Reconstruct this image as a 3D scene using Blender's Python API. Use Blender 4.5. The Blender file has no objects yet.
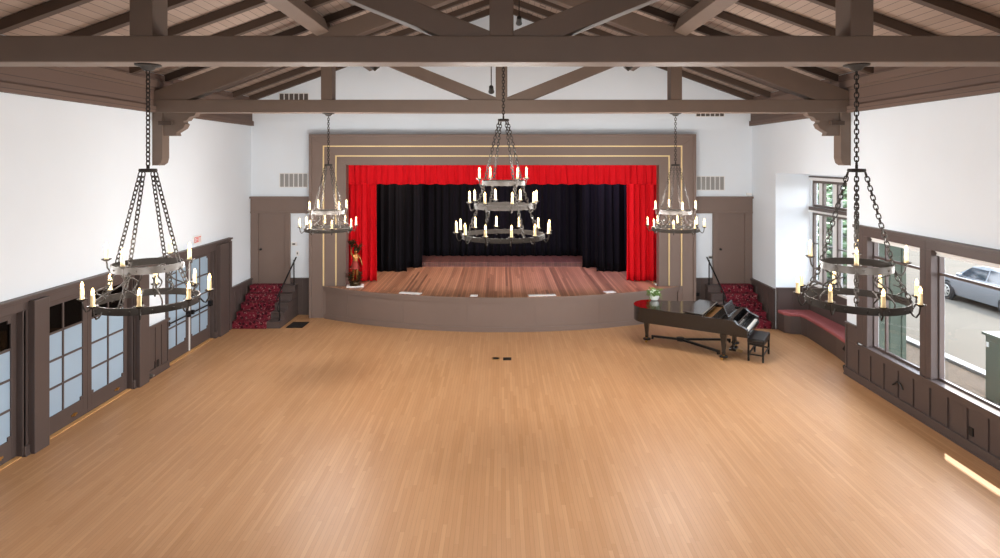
import bpy, bmesh, math, random
from mathutils import Vector, Matrix
random.seed(7)
PI = math.pi
sc = bpy.context.scene
COL = sc.collection

# ------------------------------------------------------------------ materials
def lin(c):
    f = lambda v: v / 12.92 if v <= 0.04045 else ((v + 0.055) / 1.055) ** 2.4
    return tuple(f(x / 255.0) for x in c) + (1.0,)

class NT:
    def __init__(s, name):
        s.m = bpy.data.materials.new(name); s.m.use_nodes = True
        s.t = s.m.node_tree; s.n = s.t.nodes; s.l = s.t.links
        s.b = s.n['Principled BSDF']; s.out = s.n['Material Output']
    def add(s, typ, **kw):
        n = s.n.new(typ)
        for k, v in kw.items(): setattr(n, k, v)
        return n
    def link(s, a, b): s.l.new(a, b)
    def math(s, op, a, b=None):
        n = s.add('ShaderNodeMath', operation=op)
        for i, v in enumerate((a, b)):
            if v is None: continue
            if isinstance(v, (int, float)): n.inputs[i].default_value = v
            else: s.link(v, n.inputs[i])
        return n.outputs[0]
    def mix(s, fac, a, b, typ='MIX'):
        n = s.add('ShaderNodeMix', data_type='RGBA', blend_type=typ)
        for i, v in ((0, fac), (6, a), (7, b)):
            if isinstance(v, (int, float)): n.inputs[i].default_value = v
            elif isinstance(v, tuple): n.inputs[i].default_value = v
            else: s.link(v, n.inputs[i])
        return n.outputs[2]

def mat(name, rgb, rough=0.6, metal=0.0, var=0.06, scale=3.0, spec=0.4, coat=0.0, bump=0.0, bscale=30.0):
    t = NT(name); b = t.b
    b.inputs['Roughness'].default_value = rough; b.inputs['Metallic'].default_value = metal
    b.inputs['Specular IOR Level'].default_value = spec; b.inputs['Coat Weight'].default_value = coat
    b.inputs['Coat Roughness'].default_value = 0.08
    c = lin(rgb)
    tc = t.add('ShaderNodeTexCoord')
    nz = t.add('ShaderNodeTexNoise'); nz.inputs['Scale'].default_value = scale; nz.inputs['Detail'].default_value = 4
    t.link(tc.outputs['Object'], nz.inputs['Vector'])
    hi = tuple(min(1, x * (1 + var)) for x in c[:3]) + (1,); lo = tuple(x * (1 - var) for x in c[:3]) + (1,)
    t.link(t.mix(nz.outputs['Fac'], lo, hi), b.inputs['Base Color'])
    if bump:
        n2 = t.add('ShaderNodeTexNoise'); n2.inputs['Scale'].default_value = bscale; n2.inputs['Detail'].default_value = 5
        t.link(tc.outputs['Object'], n2.inputs['Vector'])
        bp = t.add('ShaderNodeBump'); bp.inputs['Strength'].default_value = bump; bp.inputs['Distance'].default_value = 0.02
        t.link(n2.outputs['Fac'], bp.inputs['Height']); t.link(bp.outputs['Normal'], b.inputs['Normal'])
    return t.m

def plank_mat(name, cols, width, length, rough, axis='X', gap=0.03, gapdark=0.45, grain=0.25, coat=0.0, spec=0.5):
    """boards of `width` counted along `axis`, running along Y, joints every ~`length`"""
    t = NT(name); b = t.b
    tc = t.add('ShaderNodeTexCoord'); sp = t.add('ShaderNodeSeparateXYZ'); t.link(tc.outputs['Object'], sp.inputs[0])
    u = sp.outputs[axis]; v = sp.outputs['Y']
    ub = t.math('DIVIDE', u, width); ui = t.math('FLOOR', ub); uf = t.math('FRACT', ub)
    wn = t.add('ShaderNodeTexWhiteNoise', noise_dimensions='1D'); t.link(ui, wn.inputs['W'])
    vb = t.math('DIVIDE', t.math('ADD', v, t.math('MULTIPLY', wn.outputs['Value'], length)), length)
    vi = t.math('FLOOR', vb); vf = t.math('FRACT', vb)
    cm = t.add('ShaderNodeCombineXYZ'); t.link(ui, cm.inputs[0]); t.link(vi, cm.inputs[1])
    w2 = t.add('ShaderNodeTexWhiteNoise', noise_dimensions='3D'); t.link(cm.outputs[0], w2.inputs['Vector'])
    rp = t.add('ShaderNodeValToRGB'); rp.color_ramp.interpolation = 'LINEAR'
    els = rp.color_ramp.elements
    while len(els) < len(cols): els.new(0.5)
    for i, c in enumerate(cols):
        els[i].position = i / (len(cols) - 1); els[i].color = lin(c)
    t.link(w2.outputs['Value'], rp.inputs['Fac'])
    mp = t.add('ShaderNodeMapping'); mp.inputs['Scale'].default_value = (60, 2.2, 60)
    t.link(tc.outputs['Object'], mp.inputs[0])
    gn = t.add('ShaderNodeTexNoise'); gn.inputs['Scale'].default_value = 1.0; gn.inputs['Detail'].default_value = 4
    t.link(mp.outputs[0], gn.inputs['Vector'])
    big = t.add('ShaderNodeTexNoise'); big.inputs['Scale'].default_value = 0.7; t.link(tc.outputs['Object'], big.inputs['Vector'])
    g1 = t.math('ADD', t.math('MULTIPLY', gn.outputs['Fac'], grain), 1 - grain * 0.5)
    g2 = t.math('ADD', t.math('MULTIPLY', big.outputs['Fac'], 0.14), 0.93)
    gg = t.math('MULTIPLY', g1, g2)
    sg = t.math('LESS_THAN', t.math('MINIMUM', uf, t.math('SUBTRACT', 1.0, uf)), gap)
    eg = t.math('LESS_THAN', vf, 0.003)
    seam = t.math('MAXIMUM', sg, eg)
    k = t.math('MULTIPLY', gg, t.math('SUBTRACT', 1.0, t.math('MULTIPLY', seam, gapdark)))
    cc = t.add('ShaderNodeCombineColor')
    for i in range(3): t.link(k, cc.inputs[i])
    t.link(t.mix(1.0, rp.outputs['Color'], cc.outputs['Color'], 'MULTIPLY'), b.inputs['Base Color'])
    b.inputs['Roughness'].default_value = rough; b.inputs['Specular IOR Level'].default_value = spec
    b.inputs['Coat Weight'].default_value = coat; b.inputs['Coat Roughness'].default_value = 0.25
    return t.m

def emit_mat(name, rgb, strength):
    t = NT(name); e = t.add('ShaderNodeEmission'); e.inputs[0].default_value = lin(rgb); e.inputs[1].default_value = strength
    t.link(e.outputs[0], t.out.inputs[0]); return t.m

def glass_mat(name, tint=(255, 255, 255), refl=0.9):
    t = NT(name)
    tr = t.add('ShaderNodeBsdfTransparent'); tr.inputs[0].default_value = lin(tint)
    gl = t.add('ShaderNodeBsdfGlossy'); gl.inputs['Roughness'].default_value = 0.02
    lw = t.add('ShaderNodeLayerWeight'); lw.inputs[0].default_value = .5
    fz = t.math('ADD', t.math('MULTIPLY', t.math('POWER', lw.outputs['Facing'], 5.0), .7 * refl), .03 * refl)
    mx = t.add('ShaderNodeMixShader'); t.link(fz, mx.inputs[0])
    t.link(tr.outputs[0], mx.inputs[1]); t.link(gl.outputs[0], mx.inputs[2]); t.link(mx.outputs[0], t.out.inputs[0])
    return t.m

def carpet_mat(name):
    t = NT(name)
    tc = t.add('ShaderNodeTexCoord')
    vo = t.add('ShaderNodeTexVoronoi'); vo.inputs['Scale'].default_value = 9; t.link(tc.outputs['Object'], vo.inputs['Vector'])
    nz = t.add('ShaderNodeTexNoise'); nz.inputs['Scale'].default_value = 22; nz.inputs['Detail'].default_value = 3
    t.link(tc.outputs['Object'], nz.inputs['Vector'])
    r1 = t.add('ShaderNodeValToRGB'); e = r1.color_ramp.elements
    e[0].position = .25; e[0].color = lin((54, 20, 28)); e[1].position = .5; e[1].color = lin((112, 36, 48))
    t.link(vo.outputs['Distance'], r1.inputs[0])
    r2 = t.add('ShaderNodeValToRGB'); e = r2.color_ramp.elements
    e[0].position = .6; e[0].color = (0, 0, 0, 1); e[1].position = .66; e[1].color = (1, 1, 1, 1)
    t.link(nz.outputs['Fac'], r2.inputs[0])
    t.link(t.mix(r2.outputs[0], r1.outputs[0], lin((156, 112, 110))), t.b.inputs['Base Color'])
    t.b.inputs['Roughness'].default_value = .95; t.b.inputs['Specular IOR Level'].default_value = .1
    return t.m

M = {}
M['floor'] = plank_mat('oak_floor', [(178, 132, 90), (184, 138, 97), (188, 143, 102), (181, 135, 94), (193, 148, 107)], .057, 1.1, .42, gap=.04, gapdark=.22, grain=.2, spec=.3)
M['stage_floor'] = plank_mat('stage_boards', [(134, 94, 70), (166, 120, 90), (184, 136, 104), (116, 82, 62)], .062, 5.0, .42, gap=.06, gapdark=.5, grain=.4)
M['riser_floor'] = plank_mat('riser_boards', [(96, 64, 56), (114, 78, 68), (86, 58, 52)], .07, 1.8, .5, gap=.05, gapdark=.5, grain=.3)
M['decking'] = plank_mat('roof_boards', [(148, 129, 116), (156, 137, 124), (142, 123, 110)], .15, 40, .75, gap=.035, gapdark=.65, grain=.2)
M['plaster'] = mat('white_plaster', (224, 231, 237), .85, var=.025, scale=1.2, spec=.2, bump=.05, bscale=25)
M['brown'] = mat('brown_paint', (118, 101, 92), .5, var=.05, scale=2, bump=.04, bscale=12)
M['wainscot'] = mat('wainscot_paint', (82, 70, 66), .45, var=.05, scale=2)
M['timber'] = mat('painted_timber', (108, 92, 81), .6, var=.1, scale=3, bump=.08, bscale=9)
M['rafter'] = mat('rafter_timber', (74, 59, 49), .65, var=.1, scale=3)
M['plate'] = plank_mat('wall_plate_boards', [(100, 80, 70), (106, 86, 75)], .21, 40, .65, axis='Z', gap=.025, gapdark=.5, grain=.1)
M['gold'] = mat('gold_leaf_strip', (232, 208, 156), .45, .1, var=.05)
M['iron'] = mat('wrought_iron', (40, 34, 29), .6, .1, var=.25, scale=20, spec=.25)
M['black_iron'] = mat('black_iron', (30, 29, 29), .45, .4, var=.1)
M['candle'] = mat('candle_sleeve', (228, 200, 150), .5, var=.05, scale=20)
M['bulb'] = emit_mat('candle_bulb_glow', (255, 208, 140), 6)
M['red'] = mat('red_velour', (212, 18, 30), .8, var=.06, scale=2, spec=.15)
M['black_velour'] = mat('black_velour', (12, 12, 17), .9, var=.15, scale=2, spec=.15)
M['carpet'] = carpet_mat('red_patterned_carpet')
M['cushion'] = mat('rose_cushion', (154, 88, 88), .8, var=.08, scale=8, spec=.2)
M['piano'] = mat('black_piano_lacquer', (17, 15, 14), .25, var=.1, spec=.5, coat=.5)
M['piano_lid'] = mat('black_lid_lacquer', (19, 16, 15), .2, var=.1, spec=.5, coat=.6)
M['brass'] = mat('brass', (190, 150, 84), .35, .9, var=.1)
M['bronze_plate'] = mat('piano_plate_bronze', (160, 112, 62), .4, .6, var=.25, scale=14)
M['ivory'] = mat('ivory_keys', (226, 224, 216), .35, var=.03)
M['ebony'] = mat('ebony_keys', (14, 14, 14), .4, var=.05)
M['leather'] = mat('black_leather', (30, 28, 27), .38, var=.1, bump=.1, bscale=60)
M['frost'] = mat('frosted_pane', (156, 178, 196), .3, var=.05, scale=1.5, spec=.5)
M['glass'] = glass_mat('clear_glass')
M['dark_glass'] = glass_mat('dim_glass', (150, 150, 150), 1.0)
M['white_paint'] = mat('white_paint', (226, 226, 224), .5, var=.03)
M['grille'] = mat('grille_grey', (150, 148, 145), .6, var=.05)
M['dark_slot'] = mat('dark_slot', (92, 84, 78), .8, var=.05)
M['black_plastic'] = mat('black_plastic', (22, 22, 22), .5, var=.05)
M['steel'] = mat('brushed_steel', (176, 174, 170), .35, .8, var=.08)
M['red_letters'] = mat('red_sign_letters', (222, 60, 62), .5, var=.02)
M['bronze'] = mat('statue_bronze', (70, 56, 34), .4, .6, var=.3, scale=10)
M['gilt'] = mat('statue_gilt', (150, 100, 52), .35, .65, var=.15, scale=12)
M['skirt'] = mat('statue_red_skirt', (140, 44, 36), .5, .3, var=.25, scale=14)
M['leaf'] = mat('houseplant_leaf', (104, 136, 66), .5, var=.35, scale=20)
M['pot'] = mat('glazed_white_pot', (226, 228, 220), .25, var=.05)
M['petal'] = mat('pale_petal', (222, 232, 214), .5, var=.1)
M['tree_leaf'] = mat('tree_leaf', (48, 72, 30), .6, var=.5, scale=3)
M['bark'] = mat('grey_green_bark', (74, 78, 68), .9, var=.3, scale=7, bump=.6, bscale=14)
M['pillar_green'] = mat('weathered_green_paint', (56, 64, 53), .8, var=.2, scale=4, bump=.2, bscale=20)
M['asphalt'] = mat('pale_asphalt', (82, 77, 70), .95, var=.08, scale=.8, spec=.0, bump=.1, bscale=60)
M['dirt'] = mat('mulch_dirt', (66, 57, 48), .95, var=.5, scale=6, spec=.1, bump=.8, bscale=18)
M['kerb'] = mat('concrete_kerb', (112, 109, 105), .8, var=.06, scale=3)
M['car'] = mat('silver_car_paint', (94, 97, 101), .35, .15, var=.02, coat=.6)
M['car_glass'] = mat('car_window', (30, 38, 46), .1, var=.05, spec=.6)
M['tyre'] = mat('tyre_rubber', (22, 22, 22), .8, var=.1)
M['cabinet'] = mat('utility_green', (82, 88, 76), .55, var=.06, scale=2)
M['porch'] = mat('porch_white', (128, 126, 124), .6, var=.03)
M['frame_grey'] = mat('window_frame_grey', (92, 82, 77), .5, var=.05)
M['threshold'] = mat('light_wood_sill', (206, 158, 104), .4, var=.1, scale=9)
M['void'] = mat('stage_house_black', (16, 15, 15), .9, var=.05)  # plain black of the stage house walls
M['corridor'] = mat('corridor_grey', (84, 80, 78), .9, var=.05)

# ------------------------------------------------------------------ mesh builder
class MB:
    def __init__(s): s.v = []; s.f = []
    def raw(s, vs, fs):
        b = len(s.v); s.v += [Vector(v) for v in vs]; s.f += [tuple(b + i for i in f) for f in fs]; return s
    def box(s, x0, x1, y0, y1, z0, z1, mx=None):
        vs = [Vector((x, y, z)) for z in (z0, z1) for y in (y0, y1) for x in (x0, x1)]
        if mx is not None: vs = [mx @ v for v in vs]
        return s.raw(vs, [(0, 2, 3, 1), (4, 5, 7, 6), (0, 1, 5, 4), (2, 6, 7, 3), (0, 4, 6, 2), (1, 3, 7, 5)])
    def prism(s, poly, d0, d1, plane='XY'):
        """poly of 2D points extruded between d0 and d1 along the remaining axis"""
        def P(p, d):
            return {'XY': (p[0], p[1], d), 'XZ': (p[0], d, p[1]), 'YZ': (d, p[0], p[1])}[plane]
        n = len(poly)
        vs = [P(p, d0) for p in poly] + [P(p, d1) for p in poly]
        fs = [tuple(range(n)), tuple(range(2 * n - 1, n - 1, -1))]
        fs += [(i, i + n, (i + 1) % n + n, (i + 1) % n) for i in range(n)]
        return s.raw(vs, fs)
    def bar(s, a, b, w, h, up=(0, 0, 1)):
        a = Vector(a); b = Vector(b); d = (b - a).normalized(); up = Vector(up)
        r = d.cross(up)
        if r.length < 1e-5: r = d.cross(Vector((1, 0, 0)))
        r.normalize(); u = r.cross(d)
        vs = []
        for p in (a, b):
            for sx, sz in ((-1, -1), (1, -1), (1, 1), (-1, 1)): vs.append(p + r * sx * w / 2 + u * sz * h / 2)
        return s.raw(vs, [(0, 1, 2, 3), (7, 6, 5, 4)] + [(i, i + 4, (i + 1) % 4 + 4, (i + 1) % 4) for i in range(4)])
    def tube(s, pts, r, n=8, closed=False):
        pts = [Vector(p) for p in pts]; N = len(pts)
        rs = r if isinstance(r, (list, tuple)) else [r] * N
        prev = None; rings = []
        for i, p in enumerate(pts):
            if closed: d = pts[(i + 1) % N] - pts[i - 1]
            else: d = pts[min(i + 1, N - 1)] - pts[max(i - 1, 0)]
            d.normalize()
            if prev is None:
                a = Vector((0, 0, 1)) if abs(d.z) < .9 else Vector((1, 0, 0)); x = d.cross(a).normalized()
            else: x = (prev - d * prev.dot(d)).normalized()
            prev = x; y = d.cross(x)
            rings.append([p + (x * math.cos(2 * PI * k / n) + y * math.sin(2 * PI * k / n)) * rs[i] for k in range(n)])
        vs = [v for q in rings for v in q]; fs = []
        for i in range(N if closed else N - 1):
            j = (i + 1) % N
            for k in range(n): fs.append((i * n + k, i * n + (k + 1) % n, j * n + (k + 1) % n, j * n + k))
        if not closed: fs += [tuple(range(n - 1, -1, -1)), tuple((N - 1) * n + k for k in range(n))]
        return s.raw(vs, fs)
    def lathe(s, prof, c=(0, 0, 0), n=16, mx=None):
        c = Vector(c); vs = []; fs = []
        for r, z in prof:
            for k in range(n):
                v = Vector((r * math.cos(2 * PI * k / n), r * math.sin(2 * PI * k / n), z))
                if mx is not None: v = mx @ v
                vs.append(v + c)
        for i in range(len(prof) - 1):
            for k in range(n): fs.append((i * n + k, i * n + (k + 1) % n, (i + 1) * n + (k + 1) % n, (i + 1) * n + k))
        fs += [tuple(range(n - 1, -1, -1)), tuple((len(prof) - 1) * n + k for k in range(n))]
        return s.raw(vs, fs)
    def hoop(s, R, z0, z1, th=.014, n=56):
        pr = [(R, z0), (R, z1), (R - th, z1), (R - th, z0)]; vs = []; fs = []
        for k in range(n):
            a = 2 * PI * k / n
            vs += [(r * math.cos(a), r * math.sin(a), z) for r, z in pr]
        for k in range(n):
            j = (k + 1) % n
            for i in range(4): fs.append((k * 4 + i, j * 4 + i, j * 4 + (i + 1) % 4, k * 4 + (i + 1) % 4))
        return s.raw(vs, fs)
    def ball(s, c, r, n=8, m=6, sq=(1, 1, 1)):
        pr = [(max(1e-4, r * math.sin(PI * i / m)), -r * math.cos(PI * i / m)) for i in range(m + 1)]
        return s.lathe(pr, c, n, Matrix.Diagonal(Vector(sq)).to_4x4())
    def chain(s, a, b, L=.064, W=.042, wr=.0065):
        a = Vector(a); b = Vector(b); d = b - a; n = max(2, round(d.length / (L - 2.4 * wr))); st = d / n
        d.normalize(); x = d.cross(Vector((0.3, 1, 0.02))).normalized(); y = d.cross(x)
        for i in range(n):
            c = a + st * (i + .5); w = x if i % 2 else y
            pts = []
            hl = L / 2 - W / 2
            for k in range(10):
                t = 2 * PI * k / 10
                pts.append(c + d * (math.sin(t) * W / 2 + (hl if math.sin(t) > .01 else -hl if math.sin(t) < -.01 else 0)) + w * math.cos(t) * W / 2)
            s.tube(pts, wr, 5, True)
        return s
    def build(s, name, m, parent=None, loc=None, smooth=False, bevel=0, mods=()):
        me = bpy.data.meshes.new(name); off = Vector(loc) if loc is not None else Vector((0, 0, 0))
        me.from_pydata([v - off for v in s.v], [], s.f)
        bm = bmesh.new(); bm.from_mesh(me); bmesh.ops.recalc_face_normals(bm, faces=bm.faces); bm.to_mesh(me); bm.free()
        me.materials.append(M[m] if isinstance(m, str) else m)
        if smooth:
            me.polygons.foreach_set('use_smooth', [True] * len(me.polygons))
            me.set_sharp_from_angle(angle=math.radians(40))
        o = bpy.data.objects.new(name, me); COL.objects.link(o); o.location = off
        if parent is not None: o.parent = parent
        if bevel:
            bv = o.modifiers.new('soft_edge', 'BEVEL'); bv.width = bevel; bv.segments = 2; bv.limit_method = 'ANGLE'; bv.angle_limit = math.radians(40)
        return o

def tag(o, label=None, cat=None, group=None, kind=None):
    if label: o['label'] = label
    if cat: o['category'] = cat
    if group: o['group'] = group
    if kind: o['kind'] = kind
    return o
def thing(name, label, cat, loc=(0, 0, 0), rz=0, group=None):
    o = bpy.data.objects.new(name, None); COL.objects.link(o); o.location = loc; o.rotation_euler.z = rz
    o.empty_display_size = .2
    return tag(o, label, cat, group)
def struct(o): o['kind'] = 'structure'; return o
def copy_tree(o, parent=None):
    c = o.copy(); COL.objects.link(c)
    if parent is not None: c.parent = parent
    for ch in list(o.children): copy_tree(ch, c)
    return c

HW = 7.45            # half width of the hall
YB = 18.45           # stage wall
YR = -5.0            # wall behind the balcony
SL = .365            # roof pitch
ZR = 6.30            # rafter underside at the wall
def roof(x, d=0): return ZR + SL * (HW - abs(x)) + d

# ------------------------------------------------------------------ room shell
mb = MB(); mb.box(-HW - .1, 8.42, YR, YB + .1, -.1, 0); struct(mb.build('floor', 'floor'))
mb = MB()
for sgn in (-1, 1):
    ex = 9.65 if sgn > 0 else 8.6  # unseen window-side eave, drawn out to narrow the sun strip indoors
    pts = [(0, roof(0, .17)), (sgn * ex, roof(ex, .17)), (sgn * ex, roof(ex, .3)), (0, roof(0, .3))]
    mb.prism(pts, YR - .1, YB + 1.2, 'XZ')
struct(mb.build('ceiling', 'decking'))

def grid_wall(mb, ax, p0, p1, u0, u1, z0, z1, holes):
    us = sorted({u0, u1} | {h[0] for h in holes} | {h[1] for h in holes}); zs = sorted({z0, z1} | {h[2] for h in holes} | {h[3] for h in holes})
    for i in range(len(us) - 1):
        for j in range(len(zs) - 1):
            cu = (us[i] + us[i + 1]) / 2; cz = (zs[j] + zs[j + 1]) / 2
            if any(h[0] < cu < h[1] and h[2] < cz < h[3] for h in holes): continue
            if ax == 'X': mb.box(p0, p1, us[i], us[i + 1], zs[j], zs[j + 1])
            else: mb.box(us[i], us[i + 1], p0, p1, zs[j], zs[j + 1])

LDOORS = [(7.16, 9.6), (10.02, 12.44), (13.78, 15.98)]
mb = MB(); grid_wall(mb, 'X', -HW - .16, -HW, YR, YB, 0, ZR + .25, [(a, b, .0, 2.27) for a, b in LDOORS]); struct(mb.build('wall_left', 'plaster'))
RWIN = [(10.96, 12.57), (9.05, 10.70), (7.14, 8.75), (5.23, 6.84), (3.32, 4.93), (1.41, 3.02)]
SILL, WTOP = .80, 3.06
BAY = (13.37, 16.85, 4.25)
mb = MB()
grid_wall(mb, 'X', HW, HW + .20, YR, YB, 0, ZR + .2, [(a, b, SILL, WTOP) for a, b in RWIN] + [(BAY[0], BAY[1], 0, BAY[2])])
struct(mb.build('wall_right', 'plaster'))
mb = MB()       # stage wall with gable, open behind the proscenium
for sgn in (-1, 1):
    mb.prism([(sgn * 5.2, 0), (sgn * (HW + .1), 0), (sgn * (HW + .1), ZR + .2), (sgn * 5.2, roof(5.2, .2))], YB, YB + .15, 'XZ')
mb.prism([(-5.2, 5.1), (5.2, 5.1), (5.2, roof(5.2, .2)), (0, roof(0, .2)), (-5.2, roof(5.2, .2))], YB, YB + .15, 'XZ')
struct(mb.build('wall_back', 'plaster'))
mb = MB(); grid_wall(mb, 'Y', YR - .15, YR, -HW - .1, HW + .1, -.1, ZR + .2, [(-3.6, 3.6, 3.2, 5.5)])
mb.prism([(HW + .1, ZR + .2), (0, roof(0, .2)), (-HW - .1, ZR + .2)], YR - .15, YR, 'XZ'); struct(mb.build('wall_rear', 'plaster'))
f = MB()
for i in range(5): x = -3.6 + 7.14 * i / 4; f.box(x, x + .06, YR - .12, YR - .04, 3.26, 5.44)
f.box(-3.6, 3.6, YR - .12, YR - .04, 3.2, 3.26); f.box(-3.6, 3.6, YR - .12, YR - .04, 5.44, 5.5)
w = struct(f.build('window_8', 'wainscot'))  # unseen window, added so daylight brightens the timbers facing the camera
MB().box(-3.58, 3.58, YR - .085, YR - .078, 3.24, 5.46).build('window_pane', 'glass', w)
mb = MB()       # stage house behind the curtains
mb.box(-6.2, -6.0, YB + .15, 23.4, 0, 6.6); mb.box(6.0, 6.2, YB + .15, 23.4, 0, 6.6); mb.box(-6.2, 6.2, 23.2, 23.4, 0, 6.6); mb.box(-6.2, 6.2, YB + .15, 23.4, 6.6, 6.75)
struct(mb.build('wall_stage', 'void'))
mb = MB()       # bay on the window side
BX = 8.4
mb.box(HW + .20, BX + .15, BAY[1], BAY[1] + .15, -.05, BAY[2] + .1); mb.box(HW + .20, BX + .15, BAY[0] - .15, BAY[0], -.05, BAY[2] + .1)
mb.box(HW + .20, BX + .15, BAY[0] - .15, BAY[1] + .15, BAY[2], BAY[2] + .15)
grid_wall(mb, 'X', BX, BX + .15, BAY[0], BAY[1], -.05, BAY[2], [(BAY[0] + .25, BAY[1] - .07, 1.3, 3.2), (BAY[0] + .25, BAY[1] - .07, 3.34, 4.05)])
struct(mb.build('wall_bay', 'plaster'))
mb = MB()       # corridor behind the French doors
mb.box(-10.2, -HW - .16, YR, YB, -.1, 0); mb.box(-10.3, -10.2, YR, YB, -.1, 3); mb.box(-10.3, -HW - .16, YR, YB, 2.9, 3)
mb.box(-10.3, -HW - .16, YR - .1, YR, 0, 3); mb.box(-10.3, -HW - .16, YB, YB + .1, 0, 3)
struct(mb.build('wall_corridor', 'corridor'))

# door-side wainscot ------------------------------------------------------
CAP = 2.49
X0 = -HW
mb = MB()
mb.box(X0, X0 + .05, YR, 16.88, 2.27, CAP - .05)                              # header
for a, b in ((9.6, 10.02), (12.44, 12.9), (15.98, 16.88), (YR, 7.16)): mb.box(X0, X0 + .05, a, b, 0, 2.27)
mb.box(X0, X0 + .05, 12.9, 13.78, 0, 1.07)
struct(mb.build('trim_1', 'wainscot', bevel=.006))
mb = MB(); mb.box(X0, X0 + .12, YR, 16.93, CAP - .05, CAP); mb.box(X0, X0 + .08, YR, 16.91, CAP - .09, CAP - .05)
struct(mb.build('trim_2', 'wainscot', bevel=.008))
mb = MB()       # pilasters
for a, b in ((9.70, 10.02), (12.52, 12.86), (16.12, 16.62)):
    mb.box(X0 + .05, X0 + .15, a, b, 0, CAP - .09)
mb.box(X0 + .05, X0 + .12, 16.74, 16.88, 0, CAP - .09)
for a, b in LDOORS:
    mb.box(X0 - .165, X0 + .05, a - .05, a + .012, 0, 2.26); mb.box(X0 - .165, X0 + .05, b - .012, b + .05, 0, 2.26); mb.box(X0 - .165, X0 + .045, a, b, 2.258, 2.3)
struct(mb.build('trim_3', 'wainscot', bevel=.008))
mb = MB()       # short panel battens and chair rail between the doors
mb.box(X0 + .05, X0 + .09, 12.88, 13.78, 1.04, 1.1)
for y in (13.0, 13.24, 13.48, 13.72): mb.box(X0 + .05, X0 + .066, y, y + .03, .14, 1.04)
struct(mb.build('trim_4', 'wainscot'))
def low_wainscot(name, x, sg, y0, y1, top, step=.42):
    mb = MB(); a, b = sorted((x, x + sg * .03)); mb.box(a, b, y0, y1, 0, top)
    a, b = sorted((x, x + sg * .075)); mb.box(a, b, y0, y1, top, top + .05)
    n = max(1, round((y1 - y0) / step))
    for i in range(n + 1):
        y = y0 + (y1 - y0 - .06) * i / n; a, b = sorted((x, x + sg * .05)); mb.box(a, b, y, y + .06, .16, top)
    a, b = sorted((x, x + sg * .052)); mb.box(a, b, y0, y1, top - .1, top - .001)
    return struct(mb.build(name, 'wainscot', bevel=.004))
low_wainscot('trim_5', X0, 1, 16.88, YB - .01, 1.05)
low_wainscot('trim_6', HW, -1, 16.85, YB - .01, 1.05)
def baseboard(name, x, sg, segs, h=.16):
    mb = MB()
    for y0, y1 in segs:
        a, b = sorted((x, x + sg * .075)); mb.box(a, b, y0, y1, 0, h)
        a, b = sorted((x, x + sg * .09)); mb.box(a, b, y0, y1, 0, .03)
    return struct(mb.build(name, 'wainscot', bevel=.006))
baseboard('baseboard_left', X0, 1, [(9.6, 10.02), (12.44, 13.78), (15.98, YB - .01)])

# French doors --------------------------------------------------------------
def french_leaf(n, y0, y1, bolt=True, bar=False, frosted_top=False):
    xf, xb = X0 - .05, X0 - .10
    r = MB(); st = .115; z0, zt = .02, 2.262; g0, g1 = .32, 2.16
    r.box(xb, xf, y0, y0 + st, z0, zt); r.box(xb, xf, y1 - st, y1, z0, zt)
    r.box(xb, xf, y0 + st, y1 - st, z0, g0); r.box(xb, xf, y0 + st, y1 - st, g1, zt)
    ym = (y0 + y1) / 2; ph = (g1 - g0) / 4
    r.box(xb + .006, xf - .004, ym - .018, ym + .018, g0, g1)
    for k in range(1, 4): r.box(xb + .006, xf - .004, y0 + st, y1 - st, g0 + ph * k - .018, g0 + ph * k + .018)
    for yy, zz in ((y0 + st, g0), (y1 - st - .06, g0), (y0 + st, g1 - .06), (y1 - st - .06, g1 - .06)): r.box(xb + .01, xf - .003, yy, yy + .06, zz, zz + .06)
    d = struct(r.build('door_%d' % n, 'wainscot', bevel=.004))
    xm = (xf + xb) / 2
    zc = g1 if frosted_top else g0 + ph * 3
    MB().box(xm - .004, xm + .004, y0 + st, y1 - st, g0, zc).build('frosted_pane', 'frost', d)
    if not frosted_top: MB().box(xm - .004, xm + .004, y0 + st, y1 - st, zc, g1).build('clear_pane', 'dark_glass', d)
    if bolt: MB().box(xf, xf + .012, y1 - .42, y1 - .28, .12, .15).box(xf, xf + .025, y1 - .37, y1 - .33, .11, .16).build('foot_bolt', 'brass', d)
    if bar:
        b = MB(); b.tube([(xf + .07, y0 + .06, .93), (xf + .07, y1 - .06, .93)], .018, 8)
        b.box(xf, xf + .08, y0 + .05, y0 + .11, .88, .98); b.box(xf, xf + .08, y1 - .13, y1 - .05, .86, 1.0)
        b.build('push_bar', 'black_iron', d)
    return d
k = 1
for (a, b), bar in zip(LDOORS, (False, False, True)):
    m_ = (a + b) / 2
    french_leaf(k, a, m_ - .003, not bar, bar, bar); french_leaf(k + 1, m_ + .003, b, not bar, bar, bar); k += 2
mb = MB(); ym = (LDOORS[2][0] + LDOORS[2][1]) / 2; mb.box(X0 - .05, X0 - .03, ym - .02, ym + .02, .03, 2.25)
struct(mb.build('trim_7', 'white_paint'))
mb = MB()
for a, b in LDOORS: mb.box(X0 - .16, X0 + .03, a, b, 0, .015)
struct(mb.build('trim_8', 'threshold'))

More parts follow.
